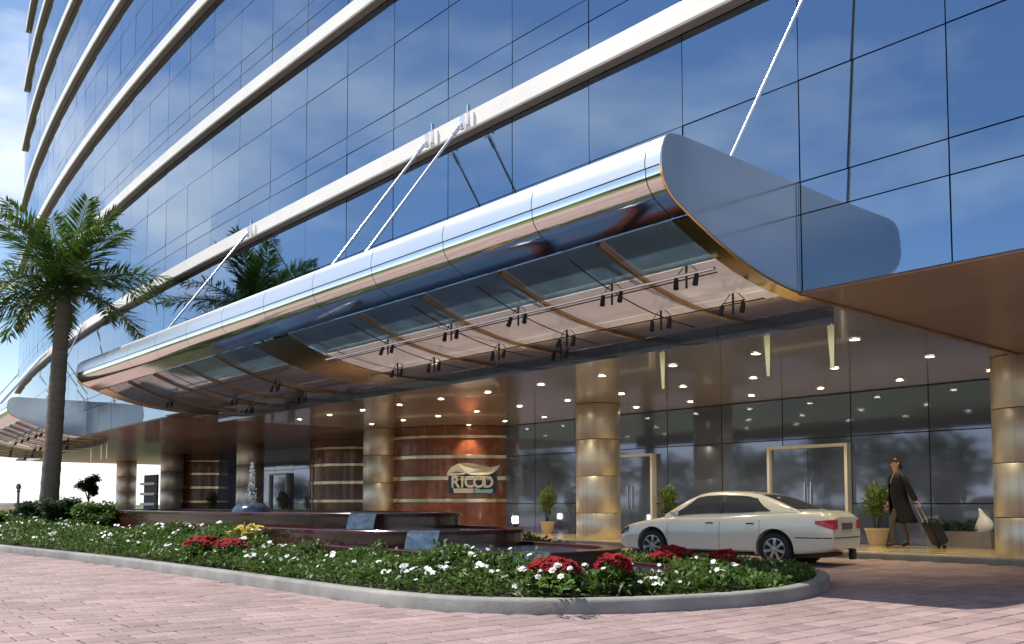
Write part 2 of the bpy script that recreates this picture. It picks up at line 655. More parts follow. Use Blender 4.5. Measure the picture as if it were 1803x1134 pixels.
# ================================================================== SETTING: ground, driveway, walkway, island
g = MB().add([(-900, -900, -0.05), (900, -900, -0.05), (900, 900, -0.05), (-900, 900, -0.05)], [(0, 1, 2, 3)])
tag(g.build('lawn_ground', 'lawn', fix=False), kind='structure')
d = MB().add([(-75, -7.5, -0.016), (30, -7.5, -0.016), (30, 30, -0.016), (-75, 30, -0.016)], [(0, 1, 2, 3)])
driveway = tag(d.build('driveway', 'paver_sheet', fix=False), kind='structure')


def gpt(px, z):
    r = (px - CX) / F_PX * z
    f2 = Vector((math.cos(YAW), math.sin(YAW), 0))
    return f2 * z + RT * r


bed = [gpt(-350, 4.2), gpt(2150, 4.2), gpt(2150, 22), gpt(-350, 22)]
b = MB().add([(p.x, p.y, -0.014) for p in bed], [(0, 1, 2, 3)])
tag(b.build('paving_bed', 'paver_bed', driveway, fix=False))

ISLAND = [(-21.41, 4.51), (-18.28, 4.74), (-15.64, 4.9), (-13.21, 4.95), (-11.3, 4.96), (-9.64, 4.95), (-8.41, 4.96),
          (-7.46, 5.03), (-6.8, 5.22), (-6.36, 5.5), (-5.99, 5.87), (-5.71, 6.32), (-5.49, 6.88), (-5.33, 7.53),
          (-5.28, 8.22), (-5.43, 9.05), (-5.8, 10.0), (-6.5, 11.05), (-7.5, 11.6), (-9, 11.75), (-12, 11.85), (-16, 12.1),
          (-22, 12.1), (-28, 11.6), (-31.3, 9.6), (-31.8, 6.8), (-29.5, 4.8), (-25, 4.35)]
ISL = smooth_closed(ISLAND, 5)
if area2(ISL) < 0:
    ISL.reverse()
ISL_IN = inset(ISL, 0.17)
WALK_Y = 16.0

# pavers -------------------------------------------------------------
PW, PL, GAP = 0.23, 0.36, 0.015


def paver_mesh(mb, cx, cy, dz, w, l, tone, tilt):
    hw, hl, bv = w / 2, l / 2, 0.010
    vs = []
    for hx, hy, z in ((hw, hl, -0.03), (hw, hl, -0.006), (hw - bv, hl - bv, 0.0)):
        for sx, sy in ((-1, -1), (1, -1), (1, 1), (-1, 1)):
            vs.append((cx + sx * hx, cy + sy * hy, z + dz + (tilt[0] * sx * hx + tilt[1] * sy * hy if z > -0.02 else 0)))
    fs = [(8, 9, 10, 11)]
    for k in (0, 4):
        for i in range(4):
            j = (i + 1) % 4
            fs.append((k + i, k + j, k + 4 + j, k + 4 + i))
    mb.add(vs, fs, tone)


cand = []
for i in range(int(28 / PW)):
    x = 1.6 - i * PW
    off = (0.5 if i % 2 else 0.0) * PL + random.uniform(-0.06, 0.06)
    for j in range(int(16.4 / PL)):
        y = 0.1 + off + j * PL
        if y + PL / 2 > WALK_Y - 0.02:
            continue
        q = proj((x, y, 0))
        if q is None or q[2] > 21 or q[0] < -320 or q[0] > 2120 or q[1] > 1330:
            continue
        cand.append((x, y, q))
xs = np.array([c[0] for c in cand]); ys = np.array([c[1] for c in cand])
inside = in_poly(xs, ys, inset(ISL, 0.10))
cand = [c for c, s in zip(cand, inside) if not s]
cand.sort(key=lambda c: (0 if (0 <= c[2][0] <= 1803 and c[2][1] <= 1134) else 1, c[2][2]))
proto = []
for k in range(6):
    mb = MB()
    paver_mesh(mb, 0, 0, 0, PW - GAP, PL - GAP, 0.0, (random.uniform(-.006, .006), random.uniform(-.006, .006)))
    me = mb.mesh('paver', fix=False)
    me.materials.append(MAT['paver'])
    proto.append(me)
field = MB()
for k, (x, y, q) in enumerate(cand):
    dz = random.uniform(-0.002, 0.0015)
    if k < 300:
        o = bpy.data.objects.new('paver', random.choice(proto))
        COL.objects.link(o)
        o.parent = driveway
        o.location = (x, y + random.uniform(-.004, .004), dz)
        o.rotation_euler = (0, 0, random.uniform(-0.008, 0.008))
    else:
        paver_mesh(field, x, y, dz, PW - GAP, PL - GAP, random.random(), (random.uniform(-.006, .006), random.uniform(-.006, .006)))
tag(field.build('paver_field', 'paver', driveway, fix=False), kind='stuff')

# island kerb, bed ----------------------------------------------------
n = len(ISL)
prof = [(0.0, -0.02), (0.0, 0.105), (0.012, 0.128), (0.03, 0.137), (0.15, 0.137), (0.165, 0.125), (0.17, 0.05)]
rings = [[(x, y, z) for x, y in inset(ISL, dd)] for dd, z in prof]
k = MB().grid(rings, close=True)
tag(k.build('kerb', 'kerb_stone', smooth=40), kind='structure')
SHAPE_IN = inset(ISL, 0.16)


def bed_z(x, y):
    """height of the planting bed: rises from the kerb towards the fountain"""
    dmin = min(math.hypot(x - a, y - b_) for a, b_ in SHAPE_IN[::2])
    lump = 0.05 * math.sin(x * 1.7 + 0.4) * math.sin(y * 2.1) + 0.05 * math.sin(x * 0.8 + 2)
    return 0.09 + (0.22 + lump) * min(1, dmin / 1.1)


bm_rings = [[(x, y, 0.09) for x, y in SHAPE_IN]]
for dd, zz in ((0.35, 0.10), (0.75, 0.11), (1.1, 0.12)):
    bm_rings.append([(x, y, zz) for x, y in inset(ISL, 0.16 + dd)])
bmb = MB().grid(bm_rings, close=True)
nb = len(bmb.v)
bmb.f.append(tuple(range(nb - n, nb)))
tag(bmb.build('planting_bed', 'soil', smooth=60), kind='structure')

# walkway in front of the lobby --------------------------------------
walk = tag(MB().box(-62, 12, WALK_Y + 0.16, 34, -0.05, 0.108).build('walkway', 'walk_stone'), kind='structure')
wk = MB()
wk.prism_x([(WALK_Y, -0.05), (WALK_Y, 0.085), (WALK_Y + 0.015, 0.105), (WALK_Y + 0.03, 0.112), (WALK_Y + 0.158, 0.112), (WALK_Y + 0.158, -0.05)], -62, 12)
tag(wk.build('walkway_kerb', 'kerb_stone'), kind='structure')
tile = MB()
paver_mesh(tile, 0, 0, 0, 0.868, 0.77, 0.0, (0, 0))
tile = tile.mesh('floor_tile', fix=False)
tile.materials.append(MAT['walk_stone'])
for i in range(24):
    for j in range(4):
        o = bpy.data.objects.new('floor_tile', tile)
        COL.objects.link(o)
        o.parent = walk
        o.location = (-3.6 - i * 0.878, WALK_Y + 0.17 + 0.39 + j * 0.78, 0.117)

# ================================================================== HOTEL BUILDING
YF, HS = 9.7, 3.5             # facade plane, soffit height
MOD, X0 = 1.757, -5.89        # curtain-wall module
XL_END, XR_END = -59.5, 8.2
TOP = 33.0


def yf(x):
    s = max(0.0, -20.0 - x)
    return YF + s * s / 450.0


hotel = thing('hotel_building', (-25, 16, 0),
              'blue mirror glass hotel building with long white horizontal fins and brass columns', 'building')
HB = wloc(hotel)
mods = []
kx = math.ceil((XR_END - X0) / MOD)
xk = X0 + kx * MOD
while xk > XL_END + 0.2:
    mods.append(xk)
    xk -= MOD
mods.append(XL_END)                       # module lines from right to left
# dark backing core that follows the facade
core = MB()
lo = [(x, yf(x) + 0.03) for x in mods]
poly = [(mods[0], 32.0)] + lo + [(XL_END, 32.0)]
core.prism_z(poly, HS + 0.06, TOP)
core.build('core_wall', 'joint_black', hotel)

FIN_Z = [7.37 + 3.6 * i for i in range(7)]
FP = 0.21
rowz = [HS + 0.02, 4.455, 4.85, 6.1]
for fz in FIN_Z:
    rowz += [fz, fz + 0.345, fz + 0.90, fz + 1.27, fz + 2.60]
rowz = [z for z in rowz if z < TOP] + [TOP]
panes = []
for i in range(len(mods) - 1):
    xa, xb = mods[i], mods[i + 1]
    ya, yb = yf(xa), yf(xb)
    for j in range(len(rowz) - 1):
        za, zb = rowz[j], rowz[j + 1]
        c = Vector(((xa + xb) / 2, (ya + yb) / 2, (za + zb) / 2))
        wlen = math.hypot(xa - xb, ya - yb)
        pr = [proj((x, y, z)) for x, y in ((xa, ya), (xb, yb)) for z in (za, zb)]
        vis = 0.0
        if all(pr):
            cxm = sum(p[0] for p in pr) / 4
            cym = sum(p[1] for p in pr) / 4
            hid = c.y < 9.9 and c.x > -26 and zb < 4.9 and c.x < -6    # behind the canopy
            if -20 < cxm < 1823 and -30 < cym and not hid:
                vis = abs((pr[0][0] - pr[2][0])) * abs(pr[0][1] - pr[1][1])
        if zb - za < 0.35 and any(abs(za - f_) < 1e-6 for f_ in FIN_Z):
            continue                           # behind a fin
        panes.append((vis, c, wlen, zb - za, math.atan2(ya - yb, xa - xb)))
panes.sort(key=lambda p: -p[0])
pane_cache = {}
rest = MB()
for k, (vis, c, wlen, h, ang) in enumerate(panes):
    g2 = 0.016
    key = (round(wlen, 3), round(h, 3))
    if key not in pane_cache:
        mb = MB()
        hw, hh = (wlen - g2) / 2, (h - g2) / 2
        mb.box(-hw, hw, -0.012, 0.012, -hh, hh)
        me = mb.mesh('glass_pane')
        me.materials.append(MAT['facade_glass'])
        pane_cache[key] = me
    rx, rz = random.gauss(0, 0.0028), random.gauss(0, 0.0028)
    if k < 300 and vis > 0:
        o = bpy.data.objects.new('glass_pane', pane_cache[key])
        COL.objects.link(o)
        o.parent = hotel
        o.location = c - HB
        o.rotation_euler = (rx, 0, ang + rz)
    else:
        M = Matrix.Translation(c) @ Matrix.Rotation(ang + rz, 4, 'Z') @ Matrix.Rotation(rx, 4, 'X')
        hw, hh = (wlen - g2) / 2, (h - g2) / 2
        rest.box(-hw, hw, -0.012, 0.012, -hh, hh, M)
        rest.t += [random.random()] * 6
tag(rest.build('glass_panes', 'facade_glass', hotel), kind='stuff')

# sunshade fins
for fz in FIN_Z:
    mb = MB()
    rows = []
    xs_ = [x for x in mods if x > XL_END + 0.6] + [XL_END + 0.55]
    for x in xs_:
        y = yf(x)
        rows.append([(x, y - FP + 0.02, fz + 0.02), (x, y - FP, fz + 0.04), (x, y - FP, fz + 0.335), (x, y - FP + 0.02, fz + 0.35), (x, y - 0.02, fz + 0.35), (x, y - 0.02, fz + 0.02)])
    mb.grid(rows, close=True)
    mb.f.append(tuple(range(6)))
    nn = len(mb.v)
    mb.f.append(tuple(range(nn - 6, nn)))
    fin = mb.build('sunshade_fin', 'fin_white', hotel)
    ub = MB()  # added dark strip: paints the shade on the fin's underside
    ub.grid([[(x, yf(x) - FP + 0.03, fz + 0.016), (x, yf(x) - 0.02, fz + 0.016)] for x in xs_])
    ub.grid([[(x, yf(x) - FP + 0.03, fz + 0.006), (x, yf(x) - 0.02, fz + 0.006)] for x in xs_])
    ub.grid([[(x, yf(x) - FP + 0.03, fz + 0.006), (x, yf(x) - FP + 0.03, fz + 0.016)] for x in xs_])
    ub.build('fin_shade_strip', 'fin_shade', fin)

# soffits and the glossy lobby ceiling
XC0, XC1 = -26.5, -5.97
sb = MB().box(XC1, XR_END, YF + 0.02, 24, HS, HS + 0.05)
sb.build('soffit', 'soffit_brown', hotel)
pl = [(x, yf(x) + 0.02) for x in mods if x < XC0]
pl = [(XC0, yf(XC0) + 0.02)] + pl
sb = MB().prism_z(pl + [(XL_END, 24), (XC0, 24)], HS, HS + 0.05)
sb.build('soffit', 'soffit_brown', hotel)
ce = MB().box(XC0 + 0.003, XC1 - 0.003, 10.5, 24, HS + 0.008, HS + 0.058).build('ceiling', 'ceiling_gloss', hotel)
sb = MB().box(XC0 + 0.003, XC1 - 0.003, YF + 0.02, 10.49, HS + 0.03, HS + 0.055).build('soffit', 'soffit_brown', hotel)
MB().box(XC1 - 0.02, XC1 + 0.06, 10.5, 19.2, HS - 0.03, HS - 0.002).build('ceiling_trim', 'soffit_brown', hotel)
dl = MB().cyl((0, 0, 0), (0, 0, -0.012), 0.07, n=20).mesh('downlight')
dl.materials.append(MAT['downlight'])
dr = MB()
rows = []
for rr, zz in ((0.072, -0.004), (0.075, -0.02), (0.10, -0.018), (0.105, 0.0)):
    rows.append([(rr * math.cos(2 * PI * i / 24), rr * math.sin(2 * PI * i / 24), zz) for i in range(24)])
dr.grid(rows, close=True)
dr = dr.mesh('downlight_ring')
dr.materials.append(MAT['trim_ring'])
for i in range(11):
    for y in (13.0, 15.5, 18.0):
        for nm, me in (('downlight', dl), ('downlight_ring', dr)):
            o = bpy.data.objects.new(nm, me)
            COL.objects.link(o)
            o.parent = ce
            o.location = Vector((-7.03 - i * MOD, y, HS + 0.007)) - HB
        ld = bpy.data.lights.new('downlight_lamp', 'SPOT')
        ld.energy = 95
        ld.color = (1.0, 0.85, 0.60)
        ld.spot_size = R(88)
        ld.spot_blend = 0.6
        ld.shadow_soft_size = 0.06
        lo_ = bpy.data.objects.new('downlight_lamp', ld)
        COL.objects.link(lo_)
        lo_.parent = ce
        lo_.location = Vector((-7.03 - i * MOD, y, HS - 0.03)) - HB

# columns: stacked brass-coloured cladding drums
RC = 0.56
COLX = [-6.0, -16.1, -26.2, -36.3, -46.4, -56.0]
segs = [(0.112, 0.76), (0.775, 1.68), (1.695, 2.60), (2.615, HS - 0.002)]
seg_me = []
for za, zb in segs:
    mb = MB().lathe([(RC - 0.006, za), (RC, za + 0.006), (RC, zb - 0.006), (RC - 0.006, zb)], n=48)
    me = mb.mesh('cladding_ring')
    me.materials.append(MAT['column_metal'])
    me.shade_smooth(); me.set_sharp_from_angle(angle=R(50))
    seg_me.append(me)
for i, x in enumerate(COLX):
    y = 16.85 + max(0, (-30 - x)) ** 2 / 450
    core_me = MB().cyl((x, y, 0.10), (x, y, HS + 0.02), RC - 0.02, n=32).build('column', 'joint_dark', hotel, smooth=50)
    for me in seg_me:
        o = bpy.data.objects.new('cladding_ring', me)
        COL.objects.link(o)
        o.parent = core_me
        o.location = Vector((x, y, 0)) - HB

# lobby curtain wall
YG = 19.25
pane2 = {}


def lobby_pane(x0, x1, z0, z1, y=YG, m='lobby_glass'):
    key = (round(x1 - x0, 3), round(z1 - z0, 3), m)
    if key not in pane2:
        hw, hh = (x1 - x0) / 2 - 0.012, (z1 - z0) / 2 - 0.012
        me = MB().box(-hw, hw, -0.012, 0.012, -hh, hh).mesh('lobby_pane')
        me.materials.append(MAT[m])
        pane2[key] = me
    o = bpy.data.objects.new('lobby_pane', pane2[key])
    COL.objects.link(o)
    o.parent = hotel
    o.location = Vector(((x0 + x1) / 2, y, (z0 + z1) / 2)) - HB
    o.rotation_euler = (random.gauss(0, .0012), 0, random.gauss(0, .0012))


DOORS = [(-12.62, -10.55), (-17.95, -16.2), (-38.9, -37.2)]
xr = 1.76
while xr > -51.5:
    xl = xr - MOD
    mid = (xr + xl) / 2
    if not (-28.4 < mid < -22.6 or -34.5 < mid < -30.3 or -49.0 < mid < -45.0):
        for z0, z1 in ((0.112, 1.0), (1.0, 2.52), (2.52, HS)):
            lobby_pane(xl, xr, z0, z1)
    xr = xl
MB().box(-52, 1.76, YG + 0.03, YG + 0.10, 0.1, HS + 0.02).build('lobby_backing', 'joint_black', hotel)
for xa, xb in DOORS:
    y0, y1, zt, t = YG - 0.20, YG - 0.014, 2.36, 0.07
    dfr = MB()
    dfr.box(xa, xa + t, y0, y1, 0.112, zt)
    dfr.box(xb - t, xb, y0, y1, 0.112, zt)
    dfr.box(xa + 0.001, xb - 0.001, y0 + 0.002, y1 - 0.002, zt - t, zt + 0.002)
    dp = dfr.build('door_portal', 'door_cream', hotel)
    xm = (xa + xb) / 2
    for a, b_ in ((xa + t, xm - 0.006), (xm + 0.006, xb - t)):
        MB().box(a, b_, YG - 0.10, YG - 0.08, 0.12, zt - t - 0.005).build('door_leaf', 'lobby_glass', dp)
    for s in (-1, 1):
        MB().cyl((xm + s * 0.08, YG - 0.13, 0.85), (xm + s * 0.08, YG - 0.13, 1.5), 0.014, n=8).build('door_handle', 'steel_rod', dp)

# curved red stone drums with brass bands, built panel by panel
BAND_Z = [(1.03, 1.18), (1.74, 1.90), (2.44, 2.58), (3.10, 3.22)]


def stone_drum(cx_, cy_, rad, a0, a1, npan, name='stone_drum'):
    def arc(r, z, k0, k1, m=6):
        return [(cx_ + r * math.cos(k0 + (k1 - k0) * i / m), cy_ + r * math.sin(k0 + (k1 - k0) * i / m), z) for i in range(m + 1)]
    corem = MB()
    lo_ = arc(rad - 0.04, 0.1, a0, a1, 24)
    hi_ = arc(rad - 0.04, HS, a0, a1, 24)
    corem.grid([lo_, hi_])
    dr_ = corem.build(name, 'joint_dark', hotel, smooth=60)
    zz = [0.112] + [v for b_ in BAND_Z for v in b_] + [HS - 0.004]
    for r_ in range(0, len(zz), 2):
        for p in range(npan):
            k0 = a0 + (a1 - a0) * p / npan + 0.002
            k1 = a0 + (a1 - a0) * (p + 1) / npan - 0.002
            z0, z1 = zz[r_] + 0.004, zz[r_ + 1] - 0.004
            rows_ = []
            inner0, outer0 = arc(rad - 0.03, z0, k0, k1), arc(rad, z0, k0, k1)
            inner1, outer1 = arc(rad - 0.03, z1, k0, k1), arc(rad, z1, k0, k1)
            mb_ = MB().grid([inner0, outer0, outer1, inner1])
            mb_.build('stone_panel', 'red_stone', dr_, smooth=35)
    for z0, z1 in BAND_Z:
        mb_ = MB()
        ro, zi = rad + 0.05, 0.03
        mb_.grid([arc(rad - 0.02, z0, a0, a1, 30), arc(ro - 0.02, z0 + 0.003, a0, a1, 30), arc(ro, z0 + 0.02, a0, a1, 30),
                  arc(ro, z0 + 0.045, a0, a1, 30), arc(ro - 0.03, z0 + 0.05, a0, a1, 30), arc(ro - 0.03, z1 - 0.05, a0, a1, 30),
                  arc(ro, z1 - 0.045, a0, a1, 30), arc(ro, z1 - 0.02, a0, a1, 30), arc(ro - 0.02, z1 - 0.003, a0, a1, 30), arc(rad - 0.02, z1, a0, a1, 30)])
        mb_.build('brass_band', 'brass_band', dr_, smooth=40)
    return dr_


DRUM_C, DRUM_R = (-25.5, 20.2), 3.15
stone_drum(*DRUM_C, DRUM_R, R(180 + 17), R(360 - 17), 6)
stone_drum(-32.4, 20.2, 2.3, R(180 + 22), R(360 - 22), 5)
stone_drum(-47.0, 20.2, 2.3, R(180 + 22), R(360 - 22), 5)
# white slatted screen at the far end of the arcade
sc = MB().box(-52.6, -50.6, 18.2, 18.3, 0.1, 2.6).build('slatted_screen', 'joint_black', hotel)
for i in range(4):
    MB().box(-52.7, -50.5, 18.02, 18.19, 0.35 + i * 0.56, 0.49 + i * 0.56).build('slat', 'white_paint', sc)

# ================================================================== ENTRANCE CANOPIES
UP_ = np.array([(7.2, 4.3), (7.32, 4.17), (7.55, 4.05), (7.89, 3.93), (8.49, 3.72), (9.04, 3.60), (9.63, 3.525), (10.26, 3.495), (10.5, 3.49)])
_pf = np.polyfit(UP_[1:, 0], UP_[1:, 1], 4)


def uz(y):
    return float(np.polyval(_pf, y))


XE = -5.95                                             # right end of the canopy


def xleft(y):
    return -26.0 + 0.40 * (y - 7.15)                   # splayed left end


canopy = thing('entrance_canopy', (XE, YF, 0),
               'long wing-shaped entrance canopy with polished metal nose over the fountain island', 'canopy')
NOSE = [(7.62, 4.85), (7.45, 4.848), (7.33, 4.83), (7.25, 4.79), (7.20, 4.735), (7.17, 4.66), (7.152, 4.56), (7.15, 4.47),
        (7.163, 4.38), (7.195, 4.30), (7.245, 4.235), (7.31, 4.175)] + [(y, uz(y)) for y in (7.40, 7.5, 7.6)]


def sweep_part(name, prof_, x0, x1, m, parent, smooth=50):
    rows = []
    for x in (x0, x1):
        rows.append([((max(x, xleft(y)) if x < -24 else x), y, z) for y, z in prof_])
    return MB().grid(rows).build(name, m, parent, smooth=smooth, fix=False)


njx = [XE + 0.02]
xx = X0 - 0.25
while xx > -25.5:
    njx.append(xx); xx -= MOD
njx.append(-26.1)
for a, b_ in zip(njx[:-1], njx[1:]):
    sweep_part('nose_plate', NOSE[:8], b_ + 0.006, a - 0.006, 'nose_satin', canopy)
    sweep_part('nose_roll', [(7.165, 4.465)] + NOSE[8:], b_ + 0.006, a - 0.006, 'chrome', canopy)
sweep_part('nose_core', [(y + 0.02, z - 0.0 if z > 4.4 else z + 0.02) for y, z in NOSE[1:]], -26.0, XE, 'groove', canopy)


def under_strip(name, y0, y1, x0, x1, m, dz=0.0, seg=8, th=0.012):
    rows = []
    ysx = [y0 + (y1 - y0) * i / seg for i in range(seg + 1)]
    lo_ = [[((max(x, xleft(y)) if x < -23 else x), y, uz(y) + dz) for y in ysx] for x in (x0, x1)]
    hi_ = [[(p[0], p[1], p[2] + th) for p in r] for r in lo_]
    ring = []
    mb = MB()
    A, B = lo_
    C_, D_ = hi_
    mb.grid([A, B])
    mb.grid([B, D_])
    mb.grid([D_, C_])
    mb.grid([C_, A])
    return mb.build(name, m, canopy, smooth=40)


under_strip('side_band', 7.62, 10.48, -6.17, XE + 0.003, 'gold_trim', dz=-0.012)
under_strip('wide_rib', 7.62, 10.48, -16.3, -14.9, 'gold_trim', dz=-0.03)
under_strip('side_band', 7.62, 10.48, -27, -25.0, 'gold_trim', dz=-0.012)
ROWS = [(7.625, 8.395), (8.405, 9.365), (9.375, 10.48)]
bays = [-6.17, -7.26, -9.02, -10.77, -12.53, -14.9]
for a, b_ in zip(bays[:-1], bays[1:]):
    for y0, y1 in ROWS:
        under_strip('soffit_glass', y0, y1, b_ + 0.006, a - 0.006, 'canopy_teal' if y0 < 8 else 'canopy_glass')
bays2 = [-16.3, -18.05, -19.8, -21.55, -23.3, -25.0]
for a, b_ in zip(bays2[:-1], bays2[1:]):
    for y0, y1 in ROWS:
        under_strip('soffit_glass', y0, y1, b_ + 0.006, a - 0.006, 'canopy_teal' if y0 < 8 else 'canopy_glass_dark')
for x in bays[1:-1] + bays2[1:-1]:
    under_strip('rib', 7.62, 10.46, x - 0.028, x + 0.028, 'rib_bronze', dz=-0.05, th=0.04)
# light track, cross wires and spotlights below the glass
for y, r, xa, xb, m_ in ((8.4, 0.022, -6.2, -14.9, 'steel_rod'), (9.37, 0.009, -6.2, -14.9, 'black_metal'), (8.4, 0.014, -16.4, -24.6, 'black_metal')):
    MB().tube([(xa, y, uz(y) - 0.10), (xb, y, uz(y) - 0.10)], r, 8).build('light_track', m_, canopy)
MB().tube([(-6.2, 8.44, uz(8.4) - 0.14), (-14.9, 8.44, uz(8.4) - 0.14)], 0.008, 6).build('light_track', 'black_metal', canopy)
spot_x = [-7.77, -9.55, -11.1, -12.85]
for x in spot_x + [-17.9, -20.6, -23.1]:
    MB().tube([(x, 7.65 + 0.3 * i, uz(7.65 + 0.3 * i) - 0.085) for i in range(9)], 0.008, 6).build('cross_wire', 'black_metal', canopy)


def spotlight(x, y, seed):
    r_ = random.Random(seed)
    z = uz(y) - 0.10
    mb = MB()
    mb.tube([(x - 0.16, y, z), (x + 0.16, y, z)], 0.008, 6)
    mb.tube([(x, y, z + 0.12), (x, y, z - 0.16)], 0.014, 6)
    mb.tube([(x - 0.16 + 0.32 * i / 8, y + 0.02, z + 0.12 * math.sin(PI * i / 8)) for i in range(9)], 0.006, 5)
    fx = mb.build('spotlight', 'black_metal', canopy)
    for s in (-1, 1):
        t = r_.uniform(-0.5, 0.5)
        p = Vector((x + s * 0.15, y, z - 0.02))
        q = p + Vector((0.06 * t, -0.04, -0.13))
        MB().cyl(p, q, 0.026, 0.034, n=10).build('lamp_head', 'black_metal', fx, smooth=40)


for i, x in enumerate(spot_x):
    spotlight(x, 8.4, i)
    spotlight(x - 0.02, 9.37, i + 20)
for i, (x, y) in enumerate(((-13.9, 9.3), (-17.9, 8.9), (-20.6, 9.2), (-23.1, 8.6), (-18.6, 9.9), (-21.5, 10.0), (-6.6, 8.4), (-6.6, 9.3), (-10.3, 9.95))):
    spotlight(x, y, i + 50)
# end panels, deck, inner downstand
endp = [(7.62, 4.845), (7.45, 4.843), (7.33, 4.825), (7.25, 4.785), (7.20, 4.73), (7.172, 4.66), (7.155, 4.56), (7.153, 4.47),
        (7.166, 4.38), (7.198, 4.30), (7.248, 4.235), (7.313, 4.175)] + [(y, uz(y)) for y in np.linspace(7.4, 10.49, 18)] + \
       [(10.49, 3.513), (9.684, 3.513), (9.684, 4.845)]
MB().prism_x(endp, XE + 0.004, XE + 0.03).build('end_panel', 'end_panel', canopy)
tr = MB().tube([(XE + 0.018, y, z - 0.004) for y, z in endp[7:-3]], 0.016, 6)
tr.build('edge_trim', 'gold_trim', canopy, smooth=40)
vs = [(xleft(y) - 0.015, y, z) for y, z in endp] + [(xleft(y) + 0.015, y, z) for y, z in endp]
ne = len(endp)
fs = [(i, (i + 1) % ne, ne + (i + 1) % ne, ne + i) for i in range(ne)] + [tuple(range(ne - 1, -1, -1)), tuple(range(ne, 2 * ne))]
MB().add(vs, fs).build('end_panel', 'end_panel', canopy)
MB().tube([(xleft(y), y, z - 0.006) for y, z in endp[7:-3]], 0.016, 6).build('edge_trim', 'gold_trim', canopy, smooth=40)
for x in [-6.2 - i * 1.757 for i in range(11)]:        # open glazing bars above the frosted soffit
    MB().box(x - 0.03, x + 0.03, 7.6, 9.68, 4.78, 4.84).build('glazing_bar', 'steel_rod', canopy)
xd = XE
for i in range(11):
    x1 = -5.97 - i * MOD
    MB().box(max(x1 - MOD + 0.01, -24.6), x1, 10.505, 10.525, 3.27, 3.487).build('downstand_pane', 'downstand_glass', canopy)
for x in (-6.02, -6.95, -8.75):
    MB().cyl((x, 10.56, 3.5), (x, 10.56, 3.25), 0.014, n=8).build('pendant_rod', 'steel_rod', canopy)
    MB().add([(x - 0.05, 10.545, 3.25), (x + 0.05, 10.545, 3.25), (x + 0.05, 10.575, 3.25), (x - 0.05, 10.575, 3.25),
              (x - 0.018, 10.552, 2.70), (x + 0.03, 10.552, 2.70), (x + 0.03, 10.568, 2.70), (x - 0.018, 10.568, 2.70)],
             [(0, 1, 2, 3), (7, 6, 5, 4), (0, 4, 5, 1), (1, 5, 6, 2), (2, 6, 7, 3), (3, 7, 4, 0)]).build('pendant_blade', 'gold_trim', canopy)
# stay rods up to the lowest fin
rods = [((-12.16, 9.42, 7.52), (-12.16, 7.48, 4.85)), ((-13.19, 9.42, 7.52), (-13.19, 7.48, 4.85)),
        ((-20.52, 9.42, 7.52), (-20.52, 7.50, 4.85)), ((-5.25, 9.42, 7.52), (-5.99, 8.42, 4.84))]
for p, q in rods:
    rd = MB().tube([p, q], 0.024, 8).build('stay_rod', 'steel_rod', canopy, smooth=60)
    mb = MB()
    mb.box(p[0] - 0.05, p[0] + 0.05, p[1] - 0.02, p[1] + 0.02, p[2] - 0.12, p[2] + 0.12)
    mb.box(p[0] + 0.16, p[0] + 0.19, p[1] - 0.03, p[1] + 0.02, p[2] - 0.1, p[2] + 0.25)
    mb.build('rod_bracket', 'steel_rod', rd)
    pv = Vector(p)
    dv = (Vector(q) - pv).normalized()
    MB().cyl(pv + dv * 0.12, pv + dv * 0.32, 0.036, n=10).build('rod_clevis', 'steel_rod', rd, smooth=40)
canopy2 = copy_tree(canopy)
canopy2.location = (-36.4, yf(-36.4) + 0.02, 0)
canopy2.rotation_euler = (0, 0, -0.085)
canopy2['label'] = 'far entrance canopy at the left edge, behind the palm trunk'
canopy['group'] = canopy2['group'] = 'wing-shaped entrance canopies'

# ================================================================== FOUNTAIN
fountain = thing('fountain', (-12, 7.6, 0.1), 'stepped dark red granite fountain with curved basins in the flower island', 'fountain')
TIERS = [(-18.3, 8.35, 6.8, 1.75, 0.86), (-12.0, 7.6, 2.7, 1.5, 0.66), (-9.75, 7.4, 2.45, 1.42, 0.47), (-7.95, 7.4, 1.85, 1.15, 0.30)]


def oval(cx_, cy_, a, b_, n_=72, e=0.75):
    out = []
    for i in range(n_):
        t = 2 * PI * i / n_
        c, s = math.cos(t), math.sin(t)
        out.append((cx_ + a * math.copysign(abs(c) ** e, c), cy_ + b_ * math.copysign(abs(s) ** e, s)))
    return out


for (cx_, cy_, a, b_, h) in TIERS:
    rr = [(0, 0.08), (0, h - 0.06), (-0.035, h - 0.055), (-0.04, h - 0.012), (-0.03, h), (0.16, h), (0.17, h - 0.01), (0.17, 0.1)]
    rings = [[(x, y, z) for x, y in oval(cx_, cy_, a - dd, b_ - dd)] for dd, z in rr]
    bas = MB().grid(rings, close=True).build('basin', 'fountain_stone', fountain, smooth=35)
    wp = oval(cx_, cy_, a - 0.165, b_ - 0.165)
    MB().add([(x, y, h - 0.035) for x, y in wp], [tuple(range(len(wp)))]).build('water', 'water', bas)
